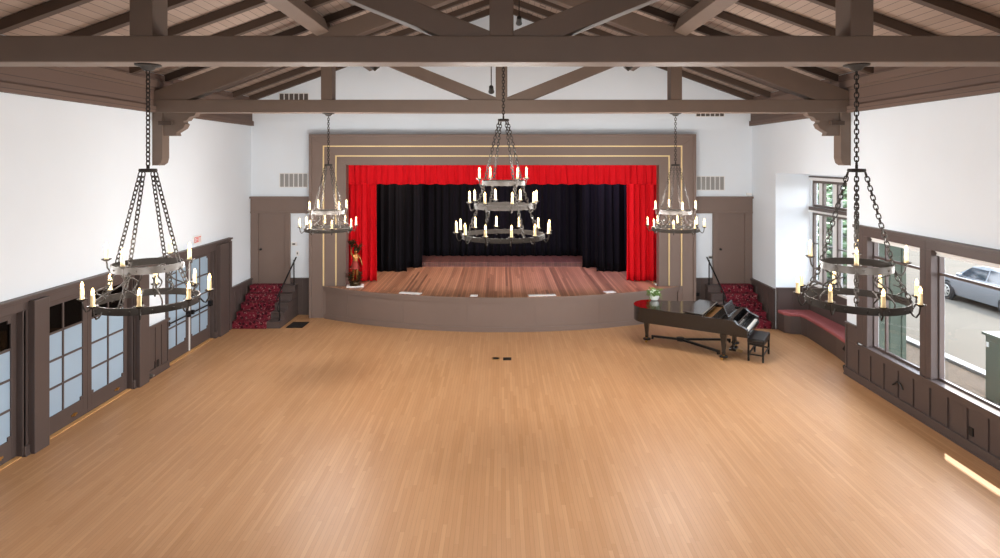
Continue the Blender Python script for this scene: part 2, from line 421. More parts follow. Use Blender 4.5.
# window-side wall ------------------------------------------------------------
mb = MB()
x1 = HW
for a, b in RWIN:                                          # reveals are cased in brown
    mb.box(x1 - .05, x1 + .19, b - .015, b + .128, SILL + .011, WTOP - .016); mb.box(x1 - .05, x1 + .19, a - .128, a + .015, SILL + .011, WTOP - .016)
    mb.box(x1 - .05, x1 + .19, a - .128, b + .128, WTOP - .015, WTOP + .16)
mb.box(x1 - .05, x1, RWIN[-1][0] - .3, 12.93, WTOP + .16, 3.22); mb.box(x1 - .12, x1, RWIN[-1][0] - .3, 12.96, 3.2, 3.26)
mb.box(x1 - .05, x1, 12.699, 12.93, SILL + .011, WTOP + .159)
struct(mb.build('trim_9', 'wainscot', bevel=.006))
mb = MB()
for a, b in RWIN: mb.box(x1 - .09, x1 + .20, a - .128, b + .128, SILL - .04, SILL + .01)
struct(mb.build('trim_10', 'wainscot', bevel=.006))
mb = MB()
mb.box(x1 - .03, x1, YR, 13.36, 0, SILL - .04); mb.box(x1 - .03, x1, 12.94, 13.36, SILL - .04, 1.1); mb.box(x1 - .06, x1, 12.94, 13.37, 1.08, 1.13)
mb.box(x1 - .06, x1, YR, 12.94, SILL - .13, SILL - .04)
y = 13.3
while y > 3:
    mb.box(x1 - .055, x1, y, y + .055, .16, SILL - .13 if y < 12.94 else 1.08); y -= .43
struct(mb.build('trim_11', 'wainscot', bevel=.004))
baseboard('baseboard_right', HW, -1, [(YR, 13.36), (16.86, YB - .01)])
for i, (a, b) in enumerate(RWIN):
    f = MB(); xa, xb = x1 + .08, x1 + .13
    f.box(xa, xb, a, a + .04, SILL, WTOP); f.box(xa, xb, b - .04, b, SILL, WTOP); f.box(xa, xb, a + .05, b - .05, SILL, SILL + .05); f.box(xa, xb, a + .05, b - .05, WTOP - .05, WTOP)
    f.box(xa, xb, a + .05, b - .05, 2.62, 2.665)
    if i == 0: f.box(xa, xb, b - .43, b - .39, SILL + .05, WTOP - .05)
    w = struct(f.build('window_%d' % (i + 1), 'wainscot'))
    MB().box(x1 + .10, x1 + .107, a + .05, b - .05, SILL + .05, WTOP - .05).build('window_pane', 'glass', w)
    if i < 3:
        t_ = thing('roller_shade', ['rolled-up white roller shade above the window nearest the bay', 'rolled-up white roller shade above the window that shows the silver car', 'rolled-up white roller shade beyond the car window'][i], 'window shade', (x1 + .05, (a + b) / 2, WTOP - .03), 0, 'roller shades at the street windows')
        h = (b - a) / 2 - .02
        MB().tube([(0, -h, 0), (0, h, 0)], .028, 10).build('shade_roll', 'white_paint', t_)
        MB().box(-.012, .012, -h, h, -.075, -.045).box(-.003, .003, -h, h, -.045, 0).build('bottom_rail', 'white_paint', t_)
# bay windows
f = MB(); ya, yb = BAY[0] + .25, BAY[1] - .07
for z0, z1 in ((1.3, 3.2), (3.34, 4.05)):
    f.box(BX + .02, BX + .1, ya, ya + .07, z0, z1); f.box(BX + .02, BX + .1, yb - .07, yb, z0, z1); f.box(BX + .02, BX + .1, ya + .07, yb - .07, z0, z0 + .07); f.box(BX + .02, BX + .1, ya + .07, yb - .07, z1 - .07, z1)
    for yy in (16.36, 15.66, 14.96, 14.26): f.box(BX + .02, BX + .1, yy - .15, yy - .08, z0 + .07, z1 - .07)
    f.box(BX + .03, BX + .09, ya + .07, yb - .07, z0 + (z1 - z0) * .55, z0 + (z1 - z0) * .55 + .03) if z0 < 2 else None
w = struct(f.build('window_7', 'frame_grey', bevel=.005))
MB().box(BX + .055, BX + .062, ya + .03, yb - .03, 1.33, 3.17).build('lower_pane', 'glass', w)
MB().box(BX + .055, BX + .062, ya + .03, yb - .03, 3.37, 4.02).build('transom_pane', 'glass', w)
mb = MB(); mb.box(BX - .05, BX, ya - .08, yb + .06, 4.05, 4.13); mb.box(BX - .07, BX, ya - .08, yb + .06, 3.2, 3.25); mb.box(BX - .07, BX, ya - .08, yb + .06, 1.24, 1.3)
for z0, z1 in ((1.37, 3.13), (3.41, 3.98)):
    for yy in (16.36, 15.66, 14.96, 14.26): mb.box(BX + .015, BX + .09, yy - .08, yy + .08, z0, z1)
struct(mb.build('trim_12', 'white_paint', bevel=.005))
mb = MB(); mb.box(BX - .06, BX, ya - .08, yb + .06, 3.25, 3.34); mb.box(BX - .06, BX, ya - .08, yb + .06, 4.13, 4.17)
struct(mb.build('trim_13', 'frame_grey', bevel=.005))
mb = MB(); mb.box(HW + .01, BX, BAY[1] - .03, BAY[1], 0, 1.1); mb.box(HW + .01, BX, BAY[1] - .06, BAY[1], 1.1, 1.14); mb.box(BX - .03, BX, BAY[0], BAY[1] - .03, 0, 1.24)
for xx in (7.5, 7.9, 8.3): mb.box(xx, xx + .05, BAY[1] - .05, BAY[1] - .03, .16, 1.1)
struct(mb.build('trim_14', 'wainscot', bevel=.004))
# bay bench
fp = [(7.47, 16.80), (7.5, 16.52), (7.62, 16.40), (7.86, 16.34), (7.90, 16.1), (7.86, 15.3), (7.80, 14.5), (7.72, 13.95), (7.62, 13.66), (7.5, 13.5), (7.5, 13.39), (8.36, 13.39), (8.36, 16.80)]
t_ = thing('window_bench', 'built-in curved bench with rose cushion along the bay windows', 'bench', (8.0, 15.2, 0))
MB().prism([(x - 8.0 + (.03 if x < 8.2 else 0), y - 15.2) for x, y in fp], .0, .46, 'XY').build('bench_base', 'wainscot', t_, bevel=.01)
MB().prism([(x - 8.0, y - 15.2) for x, y in fp], .46, .55, 'XY').build('cushion', 'cushion', t_, bevel=.03)
sp_ = MB()
pts = [(-.52, -1.72, .03), (-.5, -1.74, .2), (-.44, -1.78, .3), (-.5, -1.76, .42), (-.56, -1.75, .5), (-.52, -1.76, .58), (-.45, -1.77, .6)]
sp_.tube(pts, [.045, .03, .04, .03, .045, .035, .02], 8).ball((-.47, -1.74, .25), .06, 8, 6).ball((-.53, -1.73, .1), .055, 8, 6)
sp_.build('scrolled_end', 'black_iron', t_, smooth=True)

# stage wall: headers, casings, doors ---------------------------------------
for sg, n in ((-1, 7), (1, 8)):
    mb = MB()
    def bx(a, b, y0, y1, z0, z1):
        a, b = sorted((sg * a, sg * b)); mb.box(a, b, y0, y1, z0, z1)
    bx(5.55, 7.44, YB - .08, YB, 3.05, 3.48); bx(5.55, 7.45, YB - .14, YB, 3.46, 3.52); bx(5.55, 7.44, YB - .1, YB, 3.02, 3.07)
    bx(7.22, 7.44, YB - .07, YB, .0, 3.05); bx(6.27, 6.42, YB - .07, YB, .0, 3.05)
    struct(mb.build('trim_%d' % (15 if sg < 0 else 16), 'brown', bevel=.006))
    mb = MB()
    bx(5.55, 6.27, YB - .04, YB, 0, 1.06); bx(5.55, 6.27, YB - .07, YB, 1.05, 1.1)
    for xx in (5.62, 5.9, 6.18): bx(xx, xx + .05, YB - .055, YB, .1, 1.05)
    struct(mb.build('trim_%d' % (17 if sg < 0 else 18), 'wainscot', bevel=.004))
    mb = MB(); bx(6.42, 7.22, YB - .03, YB + .02, .93, 3.02)
    d = struct(mb.build('door_%d' % n, 'brown', bevel=.004))
    hx = sg * (7.14 if sg < 0 else 6.5)
    MB().lathe([(.02, 0), (.03, .01), (.012, .02), (.012, .045), (.028, .055), (.03, .07), (.015, .085)], (hx, YB - .03, 1.95), 12, Matrix.Rotation(PI / 2, 4, 'X')).build('door_knob', 'black_iron', d, smooth=True)

# proscenium -----------------------------------------------------------------
YP = 18.05
pr = thing('proscenium_frame', 'tall brown stepped frame with gold lines around the red stage curtains', 'stage frame', (.03, YP, 0))
def frame_band(hi, ho, ti, to, y0, y1, zb=0):
    b = MB()
    b.prism([(-ho, zb), (-hi, zb), (-hi, ti), (-ho, to)], y0, y1, 'XZ'); b.prism([(ho, zb), (hi, zb), (hi, ti), (ho, to)], y0, y1, 'XZ')
    b.prism([(-ho, to), (-hi, ti), (hi, ti), (ho, to)], y0, y1, 'XZ'); return b
frame_band(5.24, 5.60, 5.02, 5.32, 0, .40).box(-5.24, -5.1, 0, .4, 0, .93).box(5.1, 5.24, 0, .4, 0, .93).build('outer_band', 'brown', pr, bevel=.01)
frame_band(4.89, 5.205, 4.735, 4.985, .05, .40).build('middle_band', 'brown', pr, bevel=.006)
frame_band(4.58, 4.855, 4.45, 4.70, .1, .40).build('inner_band', 'brown', pr, bevel=.006)
frame_band(5.205, 5.24, 4.985, 5.02, .02, .40, .93).build('outer_gold_strip', 'gold', pr)
frame_band(4.855, 4.89, 4.70, 4.735, .07, .40, .93).build('inner_gold_strip', 'gold', pr)
frame_band(5.56, 5.63, 5.28, 5.35, -.04, .38).build('edge_moulding', 'brown', pr, bevel=.01)

# stage -----------------------------------------------------------------------
R_, YC = 9.87, 16.58 + 9.87
def arc(off, n=48):
    r = R_ + off; am = math.acos((YC - 18.0) / r); return [(r * math.sin(-am + 2 * am * i / n), YC - r * math.cos(-am + 2 * am * i / n)) for i in range(n + 1)]
st = thing('stage', 'raised stage with bowed brown front and worn wooden boards', 'stage', (0, 17.5, 0))
def loc(p): return [(x, y - 17.5) for x, y in p]
ZS = .93
a0 = loc(arc(0)); a1 = []
MB().prism(a0, 0, ZS - .06, 'XY').build('apron', 'brown', st)
b_ = MB(); b_.prism(loc(arc(.05)), ZS - .06, ZS - .002, 'XY'); b_.prism(loc(arc(.03)), ZS - .14, ZS - .06, 'XY'); b_.build('nosing', 'brown', st)
MB().prism(loc(arc(.025)), 0, .13, 'XY').build('base_trim', 'brown', st)
for i in range(6):
    an = -.46 + .92 * i / 5; c = Vector((R_ * math.sin(an), YC - R_ * math.cos(an) - 17.5, 0)); m_ = Matrix.Translation(c) @ Matrix.Rotation(an, 4, 'Z')
    MB().box(-.006, .006, -.008, .01, .13, ZS - .14, m_).build('panel_joint', 'brown', st)
deck = loc(arc(.02)); deck = deck + [(4.52, .5), (4.52, 1.16), (5.9, 1.16), (5.9, 5.6), (-5.9, 5.6), (-5.9, 1.16), (-4.52, 1.16), (-4.52, .5)]
MB().prism(deck, ZS - .05, ZS, 'XY').build('deck', 'stage_floor', st)
plat = thing('stage_riser', 'low dark wooden riser across the back of the stage', 'platform', (0, 21.3, ZS))
MB().box(-3.55, 3.55, 0, 1.9, .11, .15).build('riser_top', 'riser_floor', plat)
MB().box(-3.5, 3.5, .02, 1.88, 0, .11).build('riser_front', 'riser_floor', plat)
for i, (px, w) in enumerate(((410.5, .62), (474, .2), (542, .75), (609.5, .3), (350, .42))):
    X = (px - 501.5) * 17 / 620
    for _ in range(6):
        Yf = YC - math.sqrt((R_ - .16) ** 2 - X * X); X = (px - 501.5) * Yf / 620
    an = math.asin(X / (R_ - .16)); m_ = Matrix.Translation((X, YC - (R_ - .16) * math.cos(an), ZS)) @ Matrix.Rotation(an, 4, 'Z')
    if i == 4: continue
    o = MB().box(-w / 2, w / 2, -.10, .10, 0, .012).box(-w / 2 + .03, w / 2 - .03, -.07, .07, .012, .018).build('footlight_cover', 'white_paint')
    o.matrix_world = m_
    tag(o, ['long white footlight cover on the stage lip nearest the bronze statue', 'short white footlight cover left of the middle of the stage lip', 'longest white footlight cover, just past the middle of the stage lip', 'short white footlight cover on the stage lip nearest the piano'][i], 'footlight cover', 'white covers along the stage lip')

# curtains ------------------------------------------------------------------
def curtain(x0, x1, y, z0, z1, amp, wl, seed=1, scallop=0, nz=14, pleat=True):
    rnd = random.Random(seed); n = max(16, int((x1 - x0) / wl * 14)); ph = [rnd.uniform(0, 6.28) for _ in range(5)]
    b = MB(); vs = []; fs = []
    for j in range(nz + 1):
        t = j / nz
        for i in range(n + 1):
            x = x0 + (x1 - x0) * i / n; u = 2 * PI * (x - x0) / wl
            g = .45 + .55 * (1 - t)
            w = math.sin(u + .9 * math.sin(u * .31 + ph[0])) + .35 * math.sin(u * 2.3 + ph[1] + t) + .3 * math.sin(u * .43 + ph[2])
            zb = z0 + scallop * (.5 + .5 * math.sin(u * .5 + ph[3])) * (1 - t)
            vs.append((x + .02 * math.sin(3 * t + u * .7) * (1 - t), y + amp * g * w, zb + (z1 - zb) * t))
    for j in range(nz):
        for i in range(n): fs.append((j * (n + 1) + i, j * (n + 1) + i + 1, (j + 1) * (n + 1) + i + 1, (j + 1) * (n + 1) + i))
    return b.raw(vs, fs)
def hang(name, label, cat, m, args, group=None, **kw):
    o = curtain(*args, **kw).build(name, m, smooth=True)
    md = o.modifiers.new('cloth_thickness', 'SOLIDIFY'); md.thickness = .012
    return tag(o, label, cat, group)
hang('stage_valance', 'gathered red velour valance across the top of the stage opening', 'valance', 'red', (-4.75, 4.75, 18.58, 3.86, 4.72, .035, .21), seed=3, scallop=.025)
hang('stage_curtain', 'red velour curtain drawn aside beside the bronze statue', 'curtain', 'red', (-4.72, -3.78, 18.82, ZS + .012, 4.7, .07, .2), 'red house curtains', seed=5)
hang('stage_curtain', 'red velour curtain drawn aside at the piano side of the stage', 'curtain', 'red', (3.80, 4.74, 18.82, ZS + .012, 4.7, .07, .2), 'red house curtains', seed=9)
for x0, x1, y, sd, lb in ((-5.3, -3.10, 20.4, 11, 'wide black velour leg curtain behind the red curtain by the statue'), (3.12, 5.3, 20.4, 12, 'wide black velour leg curtain behind the red curtain at the piano side'),
                          (-4.8, -2.72, 21.12, 13, 'second black leg curtain, behind the first on the statue side'), (2.75, 4.8, 21.12, 14, 'second black leg curtain, behind the first on the piano side')):
    hang('leg_curtain', lb, 'curtain', 'black_velour', (x0, x1, y, ZS + .012, 5.4, .07, .28), 'black leg curtains', seed=sd)
hang('backdrop_curtain', 'full-width black velour curtain across the back of the stage', 'curtain', 'black_velour', (-5.0, 5.0, 22.75, ZS + .16, 5.6, .07, .3), None, seed=21)
for o in bpy.data.objects:
    if o.name.startswith('backdrop_curtain'): o.location.z = 0

# stairs ---------------------------------------------------------------------
for sg in (-1, 1):
    side = 'statue' if sg < 0 else 'piano'
    t_ = thing('stair', 'carpeted steps up to the door on the %s side of the stage' % side, 'stairs', (sg * 6.7, 17.7, 0), 0, 'carpeted side stairs')
    c = MB(); cp = MB(); n = 5; rise = .186; run = .30; y0 = 16.92
    for i in range(n):
        ya = y0 + i * run - 17.7; ye = YB - 17.7 - .06; zt = rise * (i + 1)
        c.box(-.66, .66, ya, ye, rise * i, zt)
        c.box(-.67, .67, ya - .025, ya + .03, zt - .035, zt - .001)
        cp.box(-.66 + .02 if sg < 0 else -.30, .30 if sg < 0 else .64, ya - .045, ya - .02, rise * i + .005 if i else 0.002, zt + .012)
        cp.box(-.66 + .02 if sg < 0 else -.30, .30 if sg < 0 else .64, ya - .02, (ya + run - .045) if i < n - 1 else ye - .01, zt, zt + .012)
    c.build('step_block', 'wainscot', t_, bevel=.006); cp.build('carpet_runner', 'carpet', t_, bevel=.005)
    h = thing('handrail', 'black wrought iron handrail on the %s-side stage steps' % side, 'handrail', (sg * 6.1, 17.7, 0), 0, 'wrought iron stair rails')
    p0 = Vector((0, -.66, .189)); p1 = Vector((0, .62, .933)); hh = .78
    MB().bar(p0 + Vector((0, -.16, hh - .1)), p1 + Vector((0, .1, hh)), .035, .022).tube([p0 + Vector((0, -.16, hh - .1)), p0 + Vector((0, -.22, hh - .17)), p0 + Vector((0, -.16, hh - .22))], .014, 6).build('rail', 'black_iron', h)
    MB().tube([p0, p0 + Vector((0, 0, hh))], .018, 8).build('post', 'black_iron', h, smooth=True)
    MB().tube([p1 - Vector((0, .1, 0)), p1 + Vector((0, -.1, hh - .05))], .018, 8).build('post', 'black_iron', h, smooth=True)
    q = []
    for i in range(25):
        t = i / 24; q.append((0, -.66 + .10 * math.sin(2 * PI * t * 1.5) - .06, .2 + t * (hh - .06)))
    MB().tube(q, .012, 6).build('scroll', 'black_iron', h, smooth=True)

# roof timbers -----------------------------------------------------------------
ZT0, ZT1 = 5.61, 5.885
PRB = 5.72             # underside of principal at the wall
def prb(x): return PRB + SL * (HW - abs(x))
def make_truss():
    t = thing('roof_truss', 'heavy brown timber truss in front of the stage wall', 'roof truss', (0, 13.36, 0), 0, 'timber roof trusses'); d = .16
    MB().box(-HW, HW, -d, d, ZT0, ZT1).build('tie_beam', 'timber', t, bevel=.012)
    MB().box(-.125, .125, -d + .01, d - .01, ZT1, prb(0) + .1).build('king_post', 'timber', t, bevel=.01)
    for s in (-1, 1):
        MB().box(s * 3.73 - .12, s * 3.73 + .12, -d + .01, d - .01, ZT1, prb(3.7) + .02).build('queen_post', 'timber', t, bevel=.01)
        xe = 3.35; za = ZT1 + .01
        MB().prism([(s * .03, za - .02), (s * .62, za - .02), (s * 3.67, prb(3.67) + .02), (s * 3.36, prb(3.36) + .02), (s * .03, za + .01)], -d + .03, d - .03, 'XZ').build('strut', 'timber', t, bevel=.01)
        MB().prism([(s * HW, ZT1 - .05), (s * (HW - .62), ZT1 - .05), (0.0, prb(0)), (0.0, prb(0) + .34), (s * HW, PRB + .34)], -d + .02, d - .02, 'XZ').build('principal_rafter', 'timber', t, bevel=.01)
        o = -1 if s < 0 else 1
        P = lambda px, py: (o * abs((px - 501.5) / 46.97), 4.6 + (160 - py) / 46.97)
        MB().prism([(s * HW, ZT0), P(161.8, 112), P(161.8, 158), P(160.4, 163), P(157, 165.4), P(151, 165.4), (s * HW, P(151, 165.4)[1])], -d + .02, d - .02, 'XZ').build('wall_post', 'timber', t, bevel=.008)
        MB().prism([P(161.8, 111.9), P(195, 111.9), P(193, 115.5), P(188, 117), P(185.5, 120.2), P(182.5, 120.6), P(182, 122), P(184, 124), P(182, 128), P(174.5, 132.6), P(175.3, 135.6), P(161.8, 135.6)], -.1, .1, 'XZ').build('corbel', 'timber', t, bevel=.006)
        a, b = sorted((P(159, 0)[0], P(172, 0)[0])); MB().box(a, b, -d - .03, -.05, P(0, 125)[1], P(0, 121)[1]).build('peg', 'rafter', t)
    return t
tr0 = make_truss()
tr1 = copy_tree(tr0); tr1.location.y = 6.56; tr1['label'] = 'heavy brown timber truss nearest the viewer, carrying the two large iron chandeliers'
RY = [8.82, 10.05, 11.27, 12.4, 13.7, 14.85, 16.0, 17.15, 18.28]
ordn = ['first', 'second', 'third', 'fourth', 'fifth', 'sixth', 'seventh', 'eighth', 'ninth']
for sgn, sd in ((-1, 'door-side'), (1, 'window-side')):
    for i, y in enumerate(RY):
        k = len(RY) - 1 - i
        o = MB().prism([(0, roof(0)), (sgn * (HW - .03), ZR + .01), (sgn * (HW - .03), ZR + .165), (0, roof(0, .165))], y - .065, y + .065, 'XZ').build('rafter', 'rafter', loc=(sgn * 3.7, y, roof(3.7)))
        tag(o, 'dark brown rafter on the %s roof slope, %s from the stage wall' % (sd, ordn[k]), 'rafter', 'roof rafters')
    for y0, y1, wh in ((6.75, 13.19, 'between the two trusses'), (13.53, YB - .01, 'behind the far truss')):
        mx = Matrix.Translation((sgn * 3.80, 0, prb(3.80) + .25)) @ Matrix.Rotation(sgn * math.atan(SL), 4, 'Y')
        o = MB().box(-.14, .14, y0, y1, -.02, .28, mx).build('purlin', 'timber', bevel=.008)
        tag(o, 'long brown purlin on the %s roof slope %s' % (sd, wh), 'purlin', 'roof purlins')
o = MB().box(-.08, .08, YR, YB - .01, roof(0) - .16, roof(0) + .15).build('ridge_beam', 'timber', loc=(0, 9, roof(0)))
tag(o, 'brown ridge beam along the peak of the roof', 'beam')
for sg, n in ((-1, 19), (1, 20)):
    mb = MB(); a, b = sorted((sg * HW, sg * (HW - .045))); mb.box(a, b, YR, YB - .02, ZT0, ZR + .15)
    a, b = sorted((sg * HW, sg * (HW - .1))); mb.box(a, b, YR, YB - .05, ZT0, ZT0 + .14); mb.box(a, b, YR, YB - .02, ZR - .15, ZR + .02)
    struct(mb.build('trim_%d' % n, 'plate'))

# chandeliers ----------------------------------------------------------------
def candle_set(t, R, zr, n, ph, tip):
    for k in range(n):
        a = ph + 2 * PI * k / n; c, s = math.cos(a), math.sin(a)
        P = lambda r, z: (r * c, r * s, z)
        arm = MB().tube([P(R - .005, zr - .01), P(R + .03, zr - .055), P(R + (tip - R) * .6, zr - .065), P(tip - .01, zr - .02), P(tip, zr + .05)], .0085, 7)
        ar = arm.build('candle_arm', 'iron', t, smooth=True)
        MB().lathe([(.008, .045), (.02, .05), (.046, .066), (.05, .074), (.043, .072), (.02, .062)], (tip * c, tip * s, zr), 12).build('drip_cup', 'iron', ar, smooth=True)
        cd = MB().lathe([(.021, .06), (.023, .075), (.0195, .1), (.021, .14), (.019, .175), (.021, .182), (.012, .187)], (tip * c, tip * s, zr), 10).build('candle', 'candle', t, smooth=True)
        MB().lathe([(.006, .185), (.012, .195), (.0155, .208), (.012, .226), (.005, .243), (.001, .25)], (tip * c, tip * s, zr), 8).build('flame_bulb', 'bulb', cd, smooth=True)
        l = bpy.data.lights.new('candle_light', 'POINT'); l.energy = CANDLE_W; l.color = (1, .98, .95); l.shadow_soft_size = .05
        lo = bpy.data.objects.new('candle_light', l); COL.objects.link(lo); lo.location = (tip * c, tip * s, zr + .31); lo.parent = cd
CANDLE_W = 7.2; FAR_W = 17
def ring(t, R, z, name, n):
    b = MB().hoop(R, z - .037, z + .037)
    for k in range(n * 2):
        a = 2 * PI * k / (n * 2) + .2; b.ball((R * math.cos(a), R * math.sin(a), z), .011, 6, 4)
    b.build(name, 'iron', t, smooth=True)
def canopy(t):
    MB().lathe([(.012, -.07), (.05, -.06), (.075, -.03), (.125, -.015), (.13, 0)], (0, 0, 0), 20).build('ceiling_canopy', 'iron', t, smooth=True)
def hub(t, z, ph):
    b = MB().lathe([(.03, z - .02), (.085, z - .018), (.09, z), (.085, z + .018), (.03, z + .02)], (0, 0, 0), 16); b.tube([(.0, 0, z), (0, 0, z + .06)], .016, 6); b.build('hub_plate', 'iron', t, smooth=True)
def chains(t, r0, z0, r1, z1, ph, n=4):
    for k in range(n):
        a = ph + 2 * PI * k / n
        MB().chain((r0 * math.cos(a), r0 * math.sin(a), z0), (r1 * math.cos(a), r1 * math.sin(a), z1)).build('chain', 'iron', t, smooth=True)
def scrolls(t, R0, z0, R1, z1, ph, n=4):
    for k in range(n):
        a = ph + 2 * PI * k / n; c, s = math.cos(a), math.sin(a); q = []
        for i in range(17):
            u = i / 16; r = R0 + (R1 - R0) * u - .07 * math.sin(PI * u * 2); q.append((r * c, r * s, z0 + (z1 - z0) * u))
        MB().tube(q, .008, 6).build('scroll_brace', 'iron', t, smooth=True)
def two_tier():
    t = thing('chandelier', '', 'chandelier', (0, 0, 0), 0, 'two-tier iron ring chandeliers')
    canopy(t); MB().chain((0, 0, -.06), (0, 0, -1.07)).build('hanging_chain', 'iron', t, smooth=True)
    hub(t, -1.12, 0); chains(t, .08, -1.14, .33, -2.10, 0)
    ring(t, .34, -2.13, 'upper_ring', 4); ring(t, .50, -2.50, 'lower_ring', 8)
    chains(t, .335, -2.16, .49, -2.47, 0); scrolls(t, .25, -2.2, .44, -2.5, PI / 4); scrolls(t, .30, -2.2, .16, -2.42, 0); scrolls(t, .5, -2.5, .36, -2.32, PI / 8)
    MB().bar((-.33, 0, -2.15), (.33, 0, -2.15), .03, .012).bar((0, -.33, -2.16), (0, .33, -2.16), .03, .012).build('cross_strap', 'iron', t)
    candle_set(t, .34, -2.13, 4, 0, .44); candle_set(t, .50, -2.50, 8, PI / 8, .59)
    return t
ch = two_tier(); ch.location = (-3.74, 6.56, ZT0)
ch['label'] = 'large two-ring iron chandelier hanging in front of the French doors'
for x, y, rz, lb in ((3.757, 6.56, math.radians(-30), 'large two-ring iron chandelier hanging before the street windows'),
                     (-3.73, 13.36, math.radians(45), 'two-ring iron chandelier hanging by the far truss on the bronze statue side'),
                     (3.75, 13.36, math.radians(3), 'two-ring iron chandelier hanging by the far truss on the grand piano side')):
    c = copy_tree(ch); c.location = (x, y, ZT0); c.rotation_euler.z = rz; c['label'] = lb
    if True:
        fl = None
        for q in c.children_recursive:
            if q.type == 'LIGHT':
                if fl is None: fl = q.data.copy(); fl.energy = FAR_W if y > 10 else 4.8
                q.data = fl
t = thing('chandelier', 'three-tier iron chandelier hanging from the ridge before the stage', 'chandelier', (.03, 9.8, roof(0) - .16)); zb = roof(0) - .16
canopy(t); MB().chain((0, 0, -.06), (0, 0, 5.28 - zb)).build('hanging_chain', 'iron', t, smooth=True); hub(t, 5.23 - zb, 0)
chains(t, .08, 5.21 - zb, .33, 4.27 - zb, .5); chains(t, .335, 4.21 - zb, .455, 3.90 - zb, .5); chains(t, .46, 3.84 - zb, .64, 3.43 - zb, .5)
ring(t, .34, 4.24 - zb, 'upper_ring', 4); ring(t, .465, 3.87 - zb, 'middle_ring', 8); ring(t, .65, 3.40 - zb, 'lower_ring', 12)
candle_set(t, .34, 4.24 - zb, 4, math.radians(30), .43); candle_set(t, .465, 3.87 - zb, 8, math.radians(14), .545); candle_set(t, .65, 3.40 - zb, 12, math.radians(9), .745)

# small fixtures aloft ------------------------------------------------------
def spot(loc, label, rod, tilt=0.5):
    t = thing('spotlight', label, 'spotlight', loc, 0, 'small black spotlights on the trusses')
    MB().lathe([(.02, -.09), (.045, -.085), (.05, .02), (.062, .085), (.055, .085), (.035, .02)], (0, 0, 0), 14, Matrix.Rotation(PI / 2 - tilt + PI, 4, 'X')).build('lamp_housing', 'black_plastic', t, smooth=True)
    MB().tube([(0, 0, .06), (0, .0, rod)], .012, 6).build('hanging_rod', 'black_iron', t)
spot((.34, 12.0, 7.3), 'small black spotlight hanging high before the gable peak', roof(.34) - 7.3 + .16)
spot((-.21, 12.72, 6.05), 'small black spotlight beside the king post of the far truss', 2.75)
for s, lb in ((-1, 'small black lamp behind the near tie beam on the door side'), (1, 'small black lamp behind the near tie beam on the window side')):
    t_ = thing('beam_lamp', lb, 'lamp', (s * 1.39, 6.80, 5.66), 0, 'small lamps behind the near beam')
    MB().lathe([(.004, -.085), (.05, -.05), (.075, 0), (.06, .05), (.02, .07)], (0, 0, 0), 14).build('lamp_head', 'black_plastic', t_, smooth=True)
    MB().box(-.02, .02, -.085, .0, -.02, .02).build('bracket', 'black_iron', t_)

# vents ------------------------------------------------------------------
def vent(x0, x1, z0, z1, label, slots=6, fm='white_paint', sm='grille'):
    t = thing('wall_vent', label, 'air vent', ((x0 + x1) / 2, YB, (z0 + z1) / 2), 0, 'vents on the stage wall'); w = (x1 - x0) / 2; h = (z1 - z0) / 2
    f = MB(); e = .022
    f.box(-w, w, -.02, 0, -h, -h + e); f.box(-w, w, -.02, 0, h - e, h)
    for i in range(slots + 1):
        x = -w + (2 * w - e) * i / slots; f.box(x, x + e, -.02, 0, -h + e, h - e)
    f.build('vent_frame', fm, t)
    s = MB(); s.box(-w + .005, w - .005, -.006, -.001, -h + .005, h - .005)
    n = max(3, int(2 * h / .04))
    for k in range(n): z = -h + 2 * h * (k + .5) / n; s.box(-w + e, w - e, -.014, -.005, z - .005, z + .005)
    s.build('louvre_panel', sm, t)
K = YB / 620
vent((279.5 - 501.5) * K, (308 - 501.5) * K, 4.6 - 27.5 * K, 4.6 - 13 * K, 'large grey vent above the door by the statue')
vent((696 - 501.5) * K, (724.5 - 501.5) * K, 4.6 - 30.5 * K, 4.6 - 16 * K, 'large grey vent above the door behind the piano')
vent((279 - 501.5) * K, (309 - 501.5) * K, 4.6 + 56 * K, 4.6 + 67 * K, 'small slotted vent high in the gable on the door side', 6, 'white_paint', 'dark_slot')
vent((695.5 - 501.5) * K, (724.5 - 501.5) * K, 4.6 + 43 * K, 4.6 + 48.5 * K, 'small slotted vent high in the gable on the window side', 6, 'white_paint', 'dark_slot')

# exit sign -----------------------------------------------------------------
es = thing('exit_sign', 'white exit sign with red letters over the far French doors', 'exit sign', (X0, 15.15, 2.66))
MB().box(0, .03, -.2, .2, -.1, .1).build('sign_box', 'white_paint', es, bevel=.006)
lt = MB(); w_, h_ = .072, .13
def lbar(y0, y1, z0, z1): lt.box(.03, .033, y0, y1, z0, z1)
# seen from the hall the word runs towards the stage (+y)
y = -.165; lbar(y, y + .02, -h_ / 2, h_ / 2)
for z in (-h_ / 2, -.01, h_ / 2 - .02): lbar(y, y + .066, z, z + .02)
y = -.078
for d in (1, -1): lt.bar((.0315, y, -d * h_ / 2), (.0315, y + .07, d * h_ / 2), .003, .024, (0, -d * 1.8, 1))
y = .018; lbar(y, y + .02, -h_ / 2, h_ / 2)
y = .066; lbar(y, y + .08, h_ / 2 - .02, h_ / 2); lbar(y + .03, y + .05, -h_ / 2, h_ / 2)
lt.build('lettering', 'red_letters', es)

